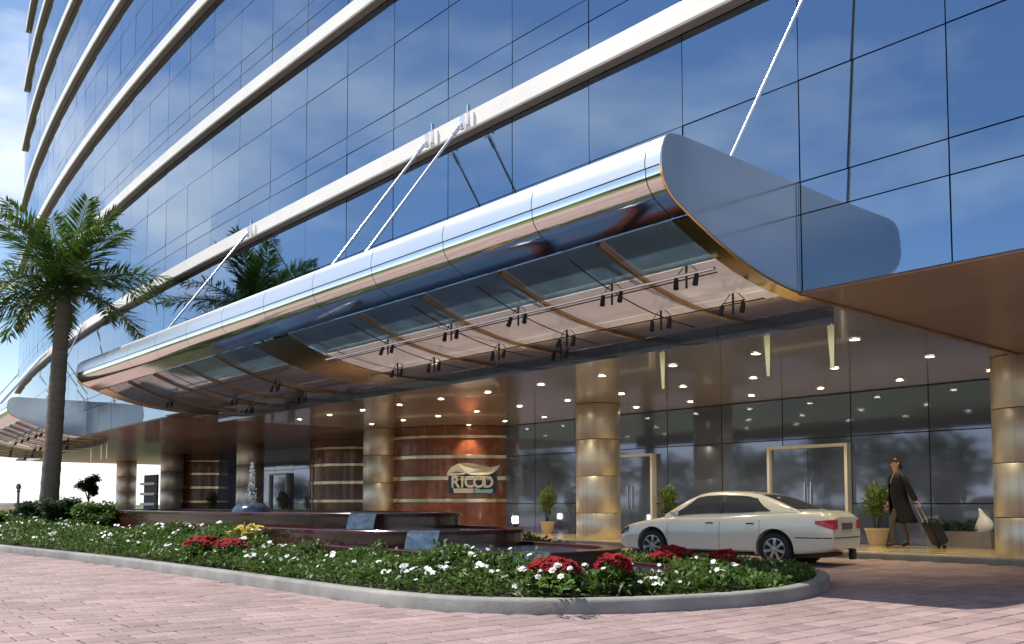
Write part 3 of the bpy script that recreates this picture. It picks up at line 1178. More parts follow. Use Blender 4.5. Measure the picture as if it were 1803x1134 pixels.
# overflow weirs: bright sheets of water sliding from each basin to the next
for (x, y, z0, z1, ang) in ((-12.0, 6.72, 0.865, 0.64, -75), (-9.55, 6.72, 0.665, 0.45, -55), (-7.55, 6.75, 0.475, 0.28, -50)):
    pass
for (x, y, h, lowz) in ((-11.75, 7.3, 0.86, 0.63), (-9.45, 6.75, 0.66, 0.44), (-7.5, 6.8, 0.47, 0.27)):
    mb = MB()
    rows = []
    dv = Vector((0.62, -0.6, 0)).normalized()
    sv = Vector((-dv.y, dv.x, 0))
    for i in range(8):
        t = i / 7
        c = Vector((x, y, 0)) + dv * (0.02 + 0.34 * t)
        z = h + 0.006 - (h - lowz) * t * t
        rows.append([tuple(c + sv * w + Vector((0, 0, z))) for w in (-0.2, -0.07, 0.07, 0.2)])
    mb.grid(rows)
    mb.build('weir_water', 'water_foam', fountain, smooth=60, fix=False)
# jet with its foaming dome
jx, jy = -17.6, 8.25
jb = MB()
rows = []
r_ = random.Random(3)
for i in range(9):
    t = i / 8
    rr = 0.36 * math.cos(t * PI / 2) ** 0.7 + 0.001
    zz = 0.83 + 0.20 * math.sin(t * PI / 2)
    rows.append([(jx + rr * math.cos(2 * PI * k / 28) * (1 + 0.06 * math.sin(k * 5 + i)), jy + rr * math.sin(2 * PI * k / 28) * (1 + 0.06 * math.cos(k * 3)), zz + r_.uniform(-.008, .008)) for k in range(28)])
jb.grid(rows, close=True)
jb.build('foam_dome', 'water_foam', fountain, smooth=60)
dp_ = MB()
tet = [(1, 1, 1), (-1, -1, 1), (-1, 1, -1), (1, -1, -1)]
for i in range(240):
    t = r_.random() ** 0.8
    z = 1.0 + 0.85 * t
    sp = 0.02 + 0.09 * (1 - t) + 0.03 * r_.random()
    a = r_.uniform(0, 2 * PI)
    rr = sp * math.sqrt(r_.random())
    s = r_.uniform(0.004, 0.012)
    c = (jx + rr * math.cos(a), jy + rr * math.sin(a), z)
    dp_.add([(c[0] + s * p[0], c[1] + s * p[1], c[2] + s * 1.6 * p[2]) for p in tet], [(0, 1, 2), (0, 3, 1), (0, 2, 3), (1, 3, 2)])
tag(dp_.build('spray', 'spray', fountain, fix=False), kind='stuff')

# ================================================================== PLANTING
def in_fountain(x, y, m=0.06):
    x = np.asarray(x); y = np.asarray(y)
    c = np.zeros(x.shape, bool)
    for cx_, cy_, a, b_, h in TIERS:
        c |= (np.abs((x - cx_) / (a + m)) ** 2.6 + np.abs((y - cy_) / (b_ + m)) ** 2.6) < 1
    return c


IN2 = inset(ISL, 0.20)
NS = 60000
px_ = rng.uniform(-31.5, -5.2, NS); py_ = rng.uniform(4.3, 12.1, NS)
ok = in_poly(px_, py_, IN2) & ~in_fountain(px_, py_, -0.02)
px_, py_ = px_[ok], py_[ok]
front = (py_ < 7.6) | (px_ > -8.5)
far = px_ < -22
gapn = np.sin(px_ * 5.3 + 2 * np.sin(py_ * 3.1)) * np.sin(py_ * 6.1 + np.sin(px_ * 2.7))
keep = np.where(gapn > 0.72, 0.25, 1.0) * np.where(front, 1.0, 0.45) * np.where(far, 0.6, 1.0) > rng.random(len(px_))
px_, py_ = px_[keep], py_[keep]
# clumpy height
S2 = np.array(SHAPE_IN)


def bed_z_arr(x, y):
    d_ = np.full(len(x), 9.0)
    for a, b_ in S2:
        d_ = np.minimum(d_, np.hypot(x - a, y - b_))
    lump = 0.07 * np.sin(x * 1.7 + 0.4) * np.sin(y * 2.1) + 0.07 * np.sin(x * 0.85 + 2) + 0.07 * np.sin(x * 4.1 + np.sin(y * 2)) * np.sin(y * 4.9 + 1)
    back = np.clip((y - 7.9) / 1.4, 0, 1) * np.clip((x + 12.0) / 2.0, 0, 1)
    return 0.10 + (0.22 + 0.10 * np.clip((-9.0 - x) / 3.0, 0, 1) + lump) * np.minimum(1, d_ / 0.9) * (1 - 0.85 * back), d_


pz_, dist_ = bed_z_arr(px_, py_)
reps = 5
P = np.repeat(np.stack([px_, py_, pz_], 1), reps, 0)
P[:, :2] += rng.normal(0, 0.035, (len(P), 2))
P[:, 2] += rng.uniform(-0.05, 0.08, len(P)) + np.repeat(np.abs(rng.normal(0, 0.03, len(px_)))*np.clip(1.6-(py_-6.5)/2.0,0.15,1), reps)
Q = leaf_quads(P, 0.09, 0.016, up=0.7, seed=5)
big = np.repeat(rng.random(len(px_)) < 0.12, reps)
Q[big] = P[big][:, None, :] + (Q[big] - P[big][:, None, :]) * 1.4
tone = np.repeat(rng.uniform(0, 1, len(px_)) * 0.7 + 0.3 * (0.5 + 0.5 * np.sin(px_ * 2.3) * np.sin(py_ * 3.1)), reps) + rng.normal(0, 0.1, len(P))
me = quads_mesh('bed_foliage', Q, np.clip(tone, 0, 1))
tag(link('bed_foliage', me, 'leaf_bed'), 'dense low green foliage filling the kerbed flower island', 'ground cover', kind='stuff')


def blooms(points, rad, petals, seed):
    r = np.random.default_rng(seed)
    out = []
    for p in points:
        a0 = r.uniform(0, 6.28)
        tilt = Vector((r.normal(0.25, 0.35), r.normal(-0.35, 0.35), 1)).normalized()
        u = tilt.orthogonal().normalized()
        v = tilt.cross(u)
        rr = rad * r.uniform(0.7, 1.3)
        for k in range(petals):
            t = a0 + 6.283 * k / petals
            d_ = u * math.cos(t) + v * math.sin(t)
            s = u * -math.sin(t) + v * math.cos(t)
            c = Vector(p)
            out.append([c, c + d_ * rr * 0.6 + s * rr * 0.42 + tilt * rr * 0.15, c + d_ * rr + tilt * rr * 0.05, c + d_ * rr * 0.6 - s * rr * 0.42 + tilt * rr * 0.15])
    return np.array([[tuple(q) for q in f] for f in out])


# white flowers, scattered in loose drifts
cx_f = rng.uniform(-24, -5.3, 5200); cy_f = rng.uniform(4.6, 11.6, 5200)
okf = in_poly(cx_f, cy_f, inset(ISL, 0.24)) & ~in_fountain(cx_f, cy_f, 0.03)
dens = 0.5 + 0.5 * np.sin(cx_f * 2.2 + 1) * np.sin(cy_f * 2.9)
dens = dens * np.where((cx_f > -8.6), 1.2, 0.62) * np.where(cy_f > 8.2, np.where(cx_f > -7.6, 0.7, 0.25), 1.0)
okf &= rng.random(5200) < dens * 0.6
cx_f, cy_f = cx_f[okf], cy_f[okf]
zf, _ = bed_z_arr(cx_f, cy_f)
pts = np.stack([cx_f, cy_f, zf + rng.uniform(0.10, 0.20, len(cx_f)) * np.clip(1.5 - (cy_f - 6.5) / 3.0, 0.5, 1)], 1)
extra = []
for p in pts[::3]:
    for k in range(2):
        extra.append(p + np.array([rng.normal(0, 0.05), rng.normal(0, 0.05), rng.normal(0, 0.015)]))
pts = np.concatenate([pts, np.array(extra)])
Qf = blooms(pts, 0.031, 5, 3)
me = quads_mesh('white_blooms', Qf, rng.uniform(0, 1, len(Qf)))
tag(link('white_blooms', me, 'petal_white'), 'small white flowers scattered through the green island bed', 'flowers', kind='stuff')


def flower_clump(x, y, rad, pm, label, n_bl=46, cat='flowers', grp=None, lm='leaf_bed', br=0.05):
    z0 = float(bed_z_arr(np.array([x]), np.array([y]))[0][0]) + (0.02 if y < 8 else -0.02)
    rad *= 0.86
    t = thing('flowering_plant', (x, y, z0), label, cat, grp)
    r = np.random.default_rng(int(abs(x * 100)))
    a = r.uniform(0, 6.28, n_bl * 3); q = np.sqrt(r.random(n_bl * 3)) * rad
    h = 0.22 * np.sqrt(np.clip(1 - (q / rad) ** 2 * 0.8, 0, 1))
    Pl = np.stack([q * np.cos(a), q * np.sin(a), h * r.uniform(0.3, 0.95, len(q))], 1)
    me1 = quads_mesh('leaves', leaf_quads(np.repeat(Pl, 2, 0), 0.09, 0.02, 0.6, 2), r.uniform(0, 1, len(Pl) * 2))
    link('leaves', me1, lm, t)
    a = r.uniform(0, 6.28, n_bl); q = np.sqrt(r.random(n_bl)) * rad
    h = 0.24 * np.sqrt(np.clip(1 - (q / rad) ** 2 * 0.8, 0, 1)) + 0.03
    Pb = np.stack([q * np.cos(a), q * np.sin(a), h], 1)
    Qb = np.concatenate([blooms(Pb, br, 6, 9), blooms(Pb + [0, 0, 0.012], br * 0.64, 6, 10)])
    link('blossoms', quads_mesh('blossoms', Qb, r.uniform(0, 1, len(Qb))), pm, t)


RG = 'clumps of red flowers in the island bed'
flower_clump(-13.15, 5.42, 0.33, 'petal_red', 'leftmost deep red flower clump next to the kerb below the palm side', 70, grp=RG)
flower_clump(-12.25, 5.48, 0.27, 'petal_red', 'loose red flower clump just right of the leftmost red one', 34, grp=RG)
flower_clump(-6.38, 6.05, 0.30, 'petal_red', 'large bright red flower clump in front of the lowest fountain basin', 90, grp=RG)
flower_clump(-6.12, 6.62, 0.20, 'petal_red', 'small red flower clump right of the large bright red one', 40, grp=RG)
flower_clump(-7.35, 9.0, 0.34, 'petal_red', 'red flower clump under the front wheel of the white sedan', 70, grp=RG)
flower_clump(-7.1, 9.75, 0.22, 'petal_red', 'small red flower clump below the front door of the sedan', 36, grp=RG)
flower_clump(-12.9, 6.0, 0.34, 'petal_yellow', 'yellow flower clump behind the left red flowers', 42)
flower_clump(-6.0, 5.75, 0.26, 'petal_white', 'bright grassy clump with white blooms at the kerb near the red flowers', 10, lm='leaf_bright', br=0.03)


def shrub(x, y, z0, rx, ry, h, nleaf, lm, label, seed, name='shrub', cat='shrub', grp=None, L=0.10, trunk=0.25):
    r = np.random.default_rng(seed)
    t = thing(name, (x, y, z0), label, cat, grp)
    mb = MB()
    for k in range(5):
        a = r.uniform(0, 6.28)
        mb.tube([(0.05 * math.cos(a), 0.05 * math.sin(a), 0), (0.3 * rx * math.cos(a), 0.3 * ry * math.sin(a), h * 0.35), (0.55 * rx * math.cos(a + .4), 0.55 * ry * math.sin(a + .4), h * 0.7)], [0.03, 0.02, 0.008], 5)
    mb.build('stem', 'bark', t, local=True)
    nc = 26
    cc = r.normal(0, 1, (nc, 3)); cc /= np.linalg.norm(cc, axis=1)[:, None]
    cc *= (r.random((nc, 1)) ** 0.4) * 0.75
    idx = r.integers(0, nc, nleaf)
    u = r.normal(0, 1, (nleaf, 3)); u /= np.linalg.norm(u, axis=1)[:, None]
    Pn = cc[idx] + u * (0.26 * r.random((nleaf, 1)) ** 0.5)
    Pn = Pn * np.array([rx, ry, h / 2]) + np.array([0, 0, h / 2 + trunk * 0.2])
    Pn[:, 2] = np.maximum(Pn[:, 2], 0.02)
    tn = np.clip(r.random(nc)[idx] * 0.6 + r.random(nleaf) * 0.4, 0, 1)
    link('crown', quads_mesh('crown', leaf_quads(Pn, L, L * 0.3, 0.3, seed), tn), lm, t)
    return t


SG = 'rounded shrubs at the foot of the palm'
shrub(-25.2, 6.15, 0.2, 1.0, 0.8, 0.95, 3800, 'leaf_shrub', 'dark round shrub hiding the foot of the palm trunk', 1, grp=SG)
shrub(-22.9, 6.15, 0.2, 1.05, 0.85, 0.98, 4200, 'leaf_shrub', 'broad dark shrub in the middle beside the palm trunk', 2, grp=SG)
shrub(-21.3, 6.45, 0.2, 0.85, 0.8, 0.95, 3600, 'leaf_bed', 'lighter green shrub nearest the red fountain wall', 3, grp=SG)
shrub(-27.4, 5.6, 0.2, 0.9, 0.7, 0.75, 2600, 'leaf_bed', 'low shrub left of the palm trunk at the picture edge', 4, grp=SG)
shrub(-12.6, 11.2, 0.1, 1.0, 0.35, 0.26, 1500, 'leaf_bed', 'low hedge strip behind the fountain near the brass column', 6, name='hedge', cat='hedge', L=0.07)


def small_tree(name, x, y, h, cr, nleaf, label, seed, lm='leaf_shrub', tr=0.06):
    r = np.random.default_rng(seed)
    t = thing(name, (x, y, -0.01), label, 'tree')
    ch = h - 2 * cr * 0.9
    mb = MB().tube([(0, 0, 0), (0.02, 0.01, ch * 0.6), (0.0, 0.0, ch + cr)], [tr, tr * 0.8, tr * 0.4], 8)
    for k in range(5):
        a = k * 1.26
        mb.tube([(0, 0, ch * 0.9), (cr * 0.5 * math.cos(a), cr * 0.5 * math.sin(a), ch + cr * (0.5 + 0.15 * k))], [tr * 0.5, tr * 0.2], 5)
    mb.build('trunk', 'bark', t, local=True)
    nc = 34
    cc = r.normal(0, 1, (nc, 3)); cc /= np.linalg.norm(cc, axis=1)[:, None]
    cc *= (r.random((nc, 1)) ** 0.4) * 0.78
    idx = r.integers(0, nc, nleaf)
    u = r.normal(0, 1, (nleaf, 3)); u /= np.linalg.norm(u, axis=1)[:, None]
    Pn = cc[idx] + u * (0.24 * r.random((nleaf, 1)) ** 0.5)
    Pn = Pn * np.array([cr, cr, (h - ch) / 2]) + np.array([0, 0, (h + ch) / 2])
    tn = np.clip(r.random(nc)[idx] * 0.6 + r.random(nleaf) * 0.4, 0, 1)
    link('crown', quads_mesh('crown', leaf_quads(Pn, cr * 0.2, cr * 0.06, 0.2, seed), tn), lm, t)
    return t


small_tree('topiary_tree', -42.4, 12.3, 2.4, 0.62, 3000, 'small clipped dark tree against the bright gap left of the columns', 12)
small_tree('garden_tree', -47.5, 9.3, 2.1, 0.55, 1600, 'small dark tree at the far left picture edge below the far canopy', 14)

# far wood behind the viewer, mirrored in the glass and polished metal
wv, wtn = [], []
rw = np.random.default_rng(21)
trk = MB()
for k in range(34):
    cx_, cy_ = -150 + k * 5.6 + rw.normal(0, 1.4), -38 + rw.normal(0, 5)
    h = rw.uniform(5.5, 9.5)
    cr = rw.uniform(2.4, 3.8)
    nl = 420
    u = rw.normal(0, 1, (nl, 3)); u /= np.linalg.norm(u, axis=1)[:, None]
    Pn = u * (rw.random((nl, 1)) ** 0.35) * np.array([cr, cr, h * 0.40]) + np.array([cx_, cy_, h * 0.58])
    wv.append(leaf_quads(Pn, 0.95, 0.42, 0.2, k)); wtn.append(rw.random(nl))
    trk.tube([(cx_, cy_, -0.05), (cx_ + 0.1, cy_, h * 0.3), (cx_, cy_, h * 0.7)], [0.22, 0.17, 0.06], 6)
wood = tag(link('far_wood', quads_mesh('far_wood', np.concatenate(wv), np.concatenate(wtn)), 'leaf_wood'),
           'row of trees across the drive mirrored in the glass', 'wood', kind='stuff')
trk.build('trunks', 'bark', wood)['kind'] = 'stuff'

# ================================================================== PALM
palm = thing('palm_tree', (-27.15, 6.87, 0.1), 'tall royal palm with slightly leaning grey trunk in front of the facade', 'palm')
PB = Vector((-27.15, 6.87, 0.1))
tp = [Vector((-27.22, 6.86, 0.0)), Vector((-27.2, 6.87, 0.8)), Vector((-27.03, 6.9, 2.6)), Vector((-26.88, 6.93, 4.4)), Vector((-26.75, 6.96, 5.9)), Vector((-26.66, 6.98, 6.5))]
pts, rads = [], []
rad_k = [0.29, 0.245, 0.225, 0.205, 0.185, 0.175]
for i in range(len(tp) - 1):
    for k in range(14):
        t = k / 14
        pts.append(tp[i].lerp(tp[i + 1], t))
        rads.append((rad_k[i] * (1 - t) + rad_k[i + 1] * t) * (1.0 + (0.05 if k % 3 == 0 else 0)))
MB().tube(pts, rads, 16).build('trunk', 'bark_palm', palm, smooth=50)
top = Vector((-26.6, 7.0, 6.95))
MB().tube([tp[-1] - Vector((0, 0, 0.1)), tp[-1] + Vector((0.02, 0, 0.25)), top], [0.175, 0.145, 0.08], 12).build('crownshaft', 'crownshaft', palm, smooth=60)


def frond_mesh(L, droop, seed):
    r = np.random.default_rng(seed)
    nseg = 26
    pts = []
    ang = 0.0
    p = np.array([0.0, 0.0, 0.0])
    pts.append(p.copy())
    for i in range(nseg):
        t = (i + 1) / nseg
        e = -droop * t ** 1.6
        p = p + np.array([math.cos(e), 0, math.sin(e)]) * L / nseg
        pts.append(p.copy())
    pts = np.array(pts)
    quads, tones = [], []
    for i in range(2, nseg + 1):
        t = i / nseg
        d_ = pts[i] - pts[i - 1]; d_ /= np.linalg.norm(d_)
        nrm = np.array([-d_[2], 0, d_[0]])
        ll = L * 0.25 * math.sin(PI * (0.12 + 0.80 * t)) ** 0.8 + 0.05
        for rep in range(3):
            base = pts[i - 1] + (pts[i] - pts[i - 1]) * (rep / 3)
            for s in (-1, 1):
                up = r.normal(0.18, 0.32)
                fwd = r.uniform(0.55, 0.95)
                dr_ = d_ * fwd + np.array([0, s, 0]) * 0.85 + nrm * up
                dr_ /= np.linalg.norm(dr_)
                l = ll * r.uniform(0.8, 1.15)
                mid = base + dr_ * l * 0.5 + np.array([0, 0, -0.03 * l])
                tip = base + dr_ * l + np.array([0, 0, -0.20 * l])
                wv_ = np.cross(dr_, nrm); wv_ /= np.linalg.norm(wv_) + 1e-9
                w = 0.022 + 0.010 * r.random()
                quads.append([base, mid + wv_ * w, tip, mid - wv_ * w])
                tones.append(np.clip(r.normal(0.45, 0.22), 0, 1))
    rq = []
    for i in range(nseg):                           # flattened stalk
        w0 = 0.03 * (1 - i / nseg) + 0.006
        w1 = 0.03 * (1 - (i + 1) / nseg) + 0.006
        a, b_ = pts[i], pts[i + 1]
        for off in (np.array([0, 1, 0]), np.array([0, 0, 1])):
            rq.append([a - off * w0, a + off * w0, b_ + off * w1, b_ - off * w1])
            tones.append(0.75)
    V = np.array(quads + rq)
    me = quads_mesh('frond', V, np.array(tones))
    me.materials.append(MAT['leaf_palm'])
    return me


fm = [frond_mesh(2.9, 0.7, 1), frond_mesh(2.9, 0.95, 2), frond_mesh(3.1, 0.8, 3), frond_mesh(2.6, 0.45, 4), frond_mesh(2.3, 1.0, 5)]
rp = random.Random(5)
fr_spec = []
for k in range(9):
    fr_spec.append((k * 40 + rp.uniform(-10, 10), rp.uniform(-4, 14), 1 if k % 2 else 2))
for k in range(8):
    fr_spec.append((k * 45 + 20 + rp.uniform(-10, 10), rp.uniform(22, 42), 0 if k % 2 else 2))
for k in range(6):
    fr_spec.append((k * 60 + 5 + rp.uniform(-12, 12), rp.uniform(50, 72), 3))
for k in range(5):
    fr_spec.append((k * 72 + 30 + rp.uniform(-12, 12), rp.uniform(-16, -4), 4))
fr_spec.append((100, 84, 3))
for az, el, mi in fr_spec:
    o = bpy.data.objects.new('frond', fm[mi])
    COL.objects.link(o)
    o.parent = palm
    o.location = top - PB + Vector((0, 0, rp.uniform(-0.22, 0.05)))
    o.rotation_euler = (Matrix.Rotation(R(az), 3, 'Z') @ Matrix.Rotation(-R(el), 3, 'Y') @ Matrix.Rotation(rp.uniform(-0.4, 0.4), 3, 'X')).to_euler()

# ================================================================== CAR (x forward, y left, z up; built full size, then scaled)
def build_car(loc, heading, scale, label):
    car = thing('sedan', loc, label, 'car', rz=heading)
    car.scale = (scale,) * 3
    kx_ = [-2.42, -2.38, -2.25, -1.9, -1.3, -0.6, 0.2, 0.9, 1.4, 1.8, 2.08, 2.24, 2.32]
    ktop = [0.86, 0.97, 1.025, 1.045, 1.03, 0.97, 0.945, 0.93, 0.87, 0.80, 0.735, 0.665, 0.58]
    kw = [0.66, 0.75, 0.815, 0.865, 0.885, 0.89, 0.89, 0.885, 0.875, 0.84, 0.775, 0.68, 0.56]
    kbot = [0.36, 0.31, 0.27, 0.23, 0.19, 0.18, 0.18, 0.18, 0.18, 0.19, 0.21, 0.24, 0.32]

    def sm(x, k):
        t = np.linspace(kx_[0], kx_[-1], 400)
        v = np.interp(t, kx_, k)
        ker = np.ones(17) / 17
        v2 = np.convolve(np.pad(v, 8, mode='edge'), ker, 'valid')
        return float(np.interp(x, t, v2))

    def section(x):
        w, zt, zb = sm(x, kw), sm(x, ktop), sm(x, kbot)
        H = zt - zb
        cr = 0.025
        half = [(0, zb), (w * 0.62, zb), (w * 0.88, zb + 0.02), (w * 0.955, zb + 0.10 * H), (w * 0.985, zb + 0.28 * H), (w, zb + 0.48 * H),
                (w * 0.998, zb + 0.60 * H), (w * 0.985, zb + 0.72 * H), (w * 0.962, zb + 0.84 * H), (w * 0.93, zb + 0.93 * H), (w * 0.87, zt - 0.012),
                (w * 0.76, zt + 0.004), (w * 0.55, zt + cr * 0.7), (w * 0.28, zt + cr * 0.95), (0, zt + cr)]
        return half

    def side_y(x, z):
        s = section(x)[1:]
        zs = [p[1] for p in s[:10]]; ys_ = [p[0] for p in s[:10]]
        return float(np.interp(z, zs, ys_))

    xs_ = np.linspace(-2.42, 2.32, 60)
    rows = []
    for x in xs_:
        h = section(x)
        ring = [(x, y, z) for y, z in h] + [(x, -y, z) for y, z in h[-2:0:-1]]
        rows.append(ring)
    mb = MB().grid(rows, close=True)
    m_ = len(rows[0])
    nv = len(mb.v)
    mb.f.append(tuple(range(m_)))
    mb.f.append(tuple(range(nv - m_, nv)))
    body = mb.build('body', 'car_paint', car, local=True)
    # wheel arches cut out
    HUBX, HUBZ, RW = (1.36, -1.34), 0.315, 0.315
    cut = MB()
    for hx in HUBX:
        for s in (-1, 1):
            cut.cyl((hx, s * 0.60, HUBZ + 0.02), (hx, s * 1.1, HUBZ + 0.02), 0.375, n=40)
    cme = cut.mesh('cut')
    cob = bpy.data.objects.new('cut', cme)
    COL.objects.link(cob)
    tmp = bpy.data.objects.new('tmp', body.data)
    COL.objects.link(tmp)
    md = tmp.modifiers.new('b', 'BOOLEAN')
    md.operation = 'DIFFERENCE'
    md.object = cob
    md.solver = 'EXACT'
    dg = bpy.context.evaluated_depsgraph_get()
    dg.update()
    newm = bpy.data.meshes.new_from_object(tmp.evaluated_get(dg))
    bpy.data.objects.remove(tmp)
    bpy.data.objects.remove(cob)
    newm.name = 'body'
    body.data = newm
    newm.materials.clear()
    newm.materials.append(MAT['car_paint'])
    newm.shade_smooth()
    newm.set_sharp_from_angle(angle=R(38))
    # arch liners and lips
    for hx in HUBX:
        for s in (-1, 1):
            ln = MB()
            rows = []
            for r0, y0 in ((0.372, 0.62), (0.372, side_y(hx, 0.5) - 0.02), (0.05, 0.63)):
                pass
            ln.cyl((hx, s * 0.60, HUBZ + 0.02), (hx, s * 0.63, HUBZ + 0.02), 0.385, n=32)
            ln.build('arch_liner', 'car_black', body, local=True)
    # cabin surface
    kzx = [-1.86, -1.7, -1.4, -1.1, -0.85, -0.5, -0.1, 0.2, 0.42, 0.62, 0.82, 1.0, 1.1]
    kzt = [1.03, 1.085, 1.215, 1.335, 1.395, 1.435, 1.448, 1.435, 1.395, 1.30, 1.175, 1.045, 0.965]

    def zr(x):
        t = np.linspace(kzx[0], kzx[-1], 400)
        v = np.interp(t, kzx, kzt)
        v2 = np.convolve(np.pad(v, 10, mode='edge'), np.ones(21) / 21, 'valid')
        return float(np.interp(x, t, v2))

    def belt(x):
        return sm(x, ktop) - 0.025

    def cab(x, v, off=0.0):
        """v 0..1: belt line -> roof centre"""
        T, B = zr(x), belt(x)
        h = max(T - B, 0.004)
        wb = sm(x, kw) * 0.90
        wt_ = wb - 0.235 * min(1.0, h / 0.47) - 0.03
        ctrl = [(wb, B), (wb - 0.02 * h / 0.5, B + 0.1 * h), (wb * 0.62 + wt_ * 0.38, B + 0.48 * h), (wt_ + 0.035, B + 0.82 * h), (wt_ - 0.015, B + 0.925 * h),
                (wt_ - 0.10, B + 0.968 * h), (wt_ * 0.5, T - 0.004), (0.0, T)]
        kv = [0, 0.08, 0.32, 0.50, 0.57, 0.64, 0.82, 1.0]
        y = float(np.interp(v, kv, [c[0] for c in ctrl])); z = float(np.interp(v, kv, [c[1] for c in ctrl]))
        return y, z

    def cab_pt(x, v, side, off=0.0):
        y, z = cab(x, v)
        if off:
            e = 0.01
            y2, z2 = cab(x, min(1, v + e)); y1, z1 = cab(x, max(0, v - e))
            tv = Vector((0, y2 - y1, z2 - z1))
            ya, za = cab(min(x + 0.02, 1.1), v); yb, zb_ = cab(max(x - 0.02, -1.86), v)
            tx = Vector((0.04, ya - yb, za - zb_))
            nn = tx.cross(tv).normalized()
            if nn.z < 0 or (abs(nn.z) < 0.05 and nn.y < 0):
                nn = -nn
            return (x + nn.x * off, side * (y + nn.y * off), z + nn.z * off)
        return (x, side * y, z)

    vv = [0, .08, .2, .32, .41, .5, .535, .57, .605, .64, .73, .82, .91, 1.0]
    rows = []
    for x in np.linspace(-1.86, 1.1, 44):
        rows.append([cab_pt(x, v, 1) for v in vv] + [cab_pt(x, v, -1) for v in vv[-2::-1]])
    cabin = MB().grid(rows).build('cabin', 'car_paint', car, smooth=50, local=True)

    def patch(name, xf, v0f, v1f, nx, m, parent, sides=(1,), off=0.007, nv_=6, full=False):
        x0, x1 = xf
        out = []
        for i in range(nx + 1):
            x = x0 + (x1 - x0) * i / nx
            v0, v1 = v0f(x), v1f(x)
            vs_ = [v0 + (v1 - v0) * k_ / nv_ for k_ in range(nv_ + 1)]
            if full:
                out.append([cab_pt(x, v, 1, off) for v in vs_] + [cab_pt(x, v, -1, off) for v in vs_[-2::-1]])
            else:
                out.append([cab_pt(x, v, sides[0], off) for v in vs_])
        return MB().grid(out).build(name, m, parent, smooth=60, local=True)

    # glass: windscreen, rear screen, side windows
    ws = lambda x: 0.66 - 0.10 * (x - 0.45)
    patch('windscreen', (0.47, 0.97), lambda x: 0.60, lambda x: 1.0, 8, 'car_glass', car, full=True)
    patch('rear_window', (-1.72, -0.98), lambda x: 0.62 - 0.02 * abs(x + 1.35), lambda x: 1.0, 8, 'car_glass', car, full=True)
    for s in (1, -1):
        t_hi = lambda x: 0.50
        # front side window: slants down with the windscreen pillar
        fw_hi = lambda x: 0.50 if x < 0.42 else max(0.10, 0.50 - (x - 0.42) * 0.62)
        patch('side_window', (-0.17, 0.86), lambda x: 0.09, fw_hi, 12, 'car_glass', car, (s,))
        patch('side_window', (-0.88, -0.24), lambda x: 0.09, lambda x: 0.50 if x > -0.7 else 0.50 + (x + 0.7) * 0.15, 8, 'car_glass', car, (s,))
        patch('quarter_window', (-1.24, -0.915), lambda x: 0.10, lambda x: 0.47 + (x + 0.915) * 1.05, 6, 'car_glass', car, (s,))
        patch('pillar_trim', (-0.242, -0.168), lambda x: 0.085, lambda x: 0.505, 2, 'car_black', car, (s,), off=0.0075)
        patch('pillar_trim', (-0.918, -0.878), lambda x: 0.085, lambda x: 0.48, 2, 'car_black', car, (s,), off=0.0075)
        # door seams, handles, sill trim, bump strip
        for x in (0.98, -0.20, -1.05):
            sm_ = MB()
            zs = np.linspace(0.26, sm(x, ktop) - 0.05, 8)
            sm_.grid([[(x - 0.004, s * (side_y(x, z) + 0.002), z) for z in zs], [(x + 0.004, s * (side_y(x, z) + 0.002), z) for z in zs]])
            sm_.build('door_seam', 'car_black', body, local=True)
        for x in (0.02, -0.86):
            hb = MB()
            y = side_y(x, 0.80)
            hb.box(x - 0.085, x + 0.085, s * y - 0.01, s * y + 0.012 if s > 0 else s * y + 0.01, 0.785, 0.815) if False else hb.tube([(x - 0.08, s * (y + 0.004), 0.80), (x - 0.04, s * (y + 0.022), 0.803), (x + 0.04, s * (y + 0.022), 0.803), (x + 0.08, s * (y + 0.004), 0.80)], 0.014, 6)
            hb.build('door_handle', 'car_black', body, local=True, smooth=60)
        rows = []
        for z in (0.205, 0.25, 0.275):
            rows.append([(x, s * (side_y(x, z) + 0.004), z) for x in np.linspace(-0.92, 0.95, 12)])
        MB().grid(rows).build('sill_trim', 'car_black', body, local=True)
        # mirror
        mr = MB()
        rows = []
        for i, (dx, sc_) in enumerate(((0.09, 0.3), (0.07, 0.75), (0.0, 1.0), (-0.05, 0.96), (-0.055, 0.5))):
            rows.append([(0.78 + dx, s * (0.92 + 0.085 * sc_ * math.cos(a)), 1.0 + 0.06 * sc_ * math.sin(a)) for a in np.linspace(0, 2 * PI, 13)[:-1]])
        mr.grid(rows, close=True)
        mr.f.append(tuple(range(12)))
        mr.f.append(tuple(range(48, 60)))
        mr.build('door_mirror', 'car_paint', car, local=True, smooth=50)
        MB().tube([(0.76, s * 0.80, 0.955), (0.77, s * 0.88, 0.985)], 0.022, 6).build('mirror_stalk', 'car_black', car, local=True)
        # tail lamp and headlamp hugging the body
        rows = []
        for x in np.linspace(-2.415, -2.13, 9):
            u_ = (x + 2.415) / 0.285
            z0, z1 = 0.70 + 0.11 * u_, 0.885 - 0.02 * u_
            rows.append([(x - (0.012 if x < -2.38 else 0), s * (side_y(x, z) + 0.007), z) for z in np.linspace(z0, z1, 5)])
        yb = side_y(-2.415, 0.8)
        rows.insert(0, [(-2.432, s * (yb - 0.20), z) for z in np.linspace(0.71, 0.875, 5)])
        MB().grid(rows).build('tail_lamp', 'lamp_red', car, local=True, smooth=50)
        rows = []
        for x in np.linspace(2.30, 1.98, 8):
            u_ = (2.30 - x) / 0.32
            z0 = 0.525 + 0.06 * u_
            z1 = min(sm(x, ktop) - 0.035, 0.60 + 0.12 * u_)
            rows.append([(x + 0.006, s * (side_y(x, z) + 0.006), z) for z in np.linspace(z0, z1, 4)])
        rows.insert(0, [(2.328, s * 0.30, z) for z in np.linspace(0.53, 0.575, 4)])
        MB().grid(rows).build('headlamp', 'lamp_dark', car, local=True, smooth=50)
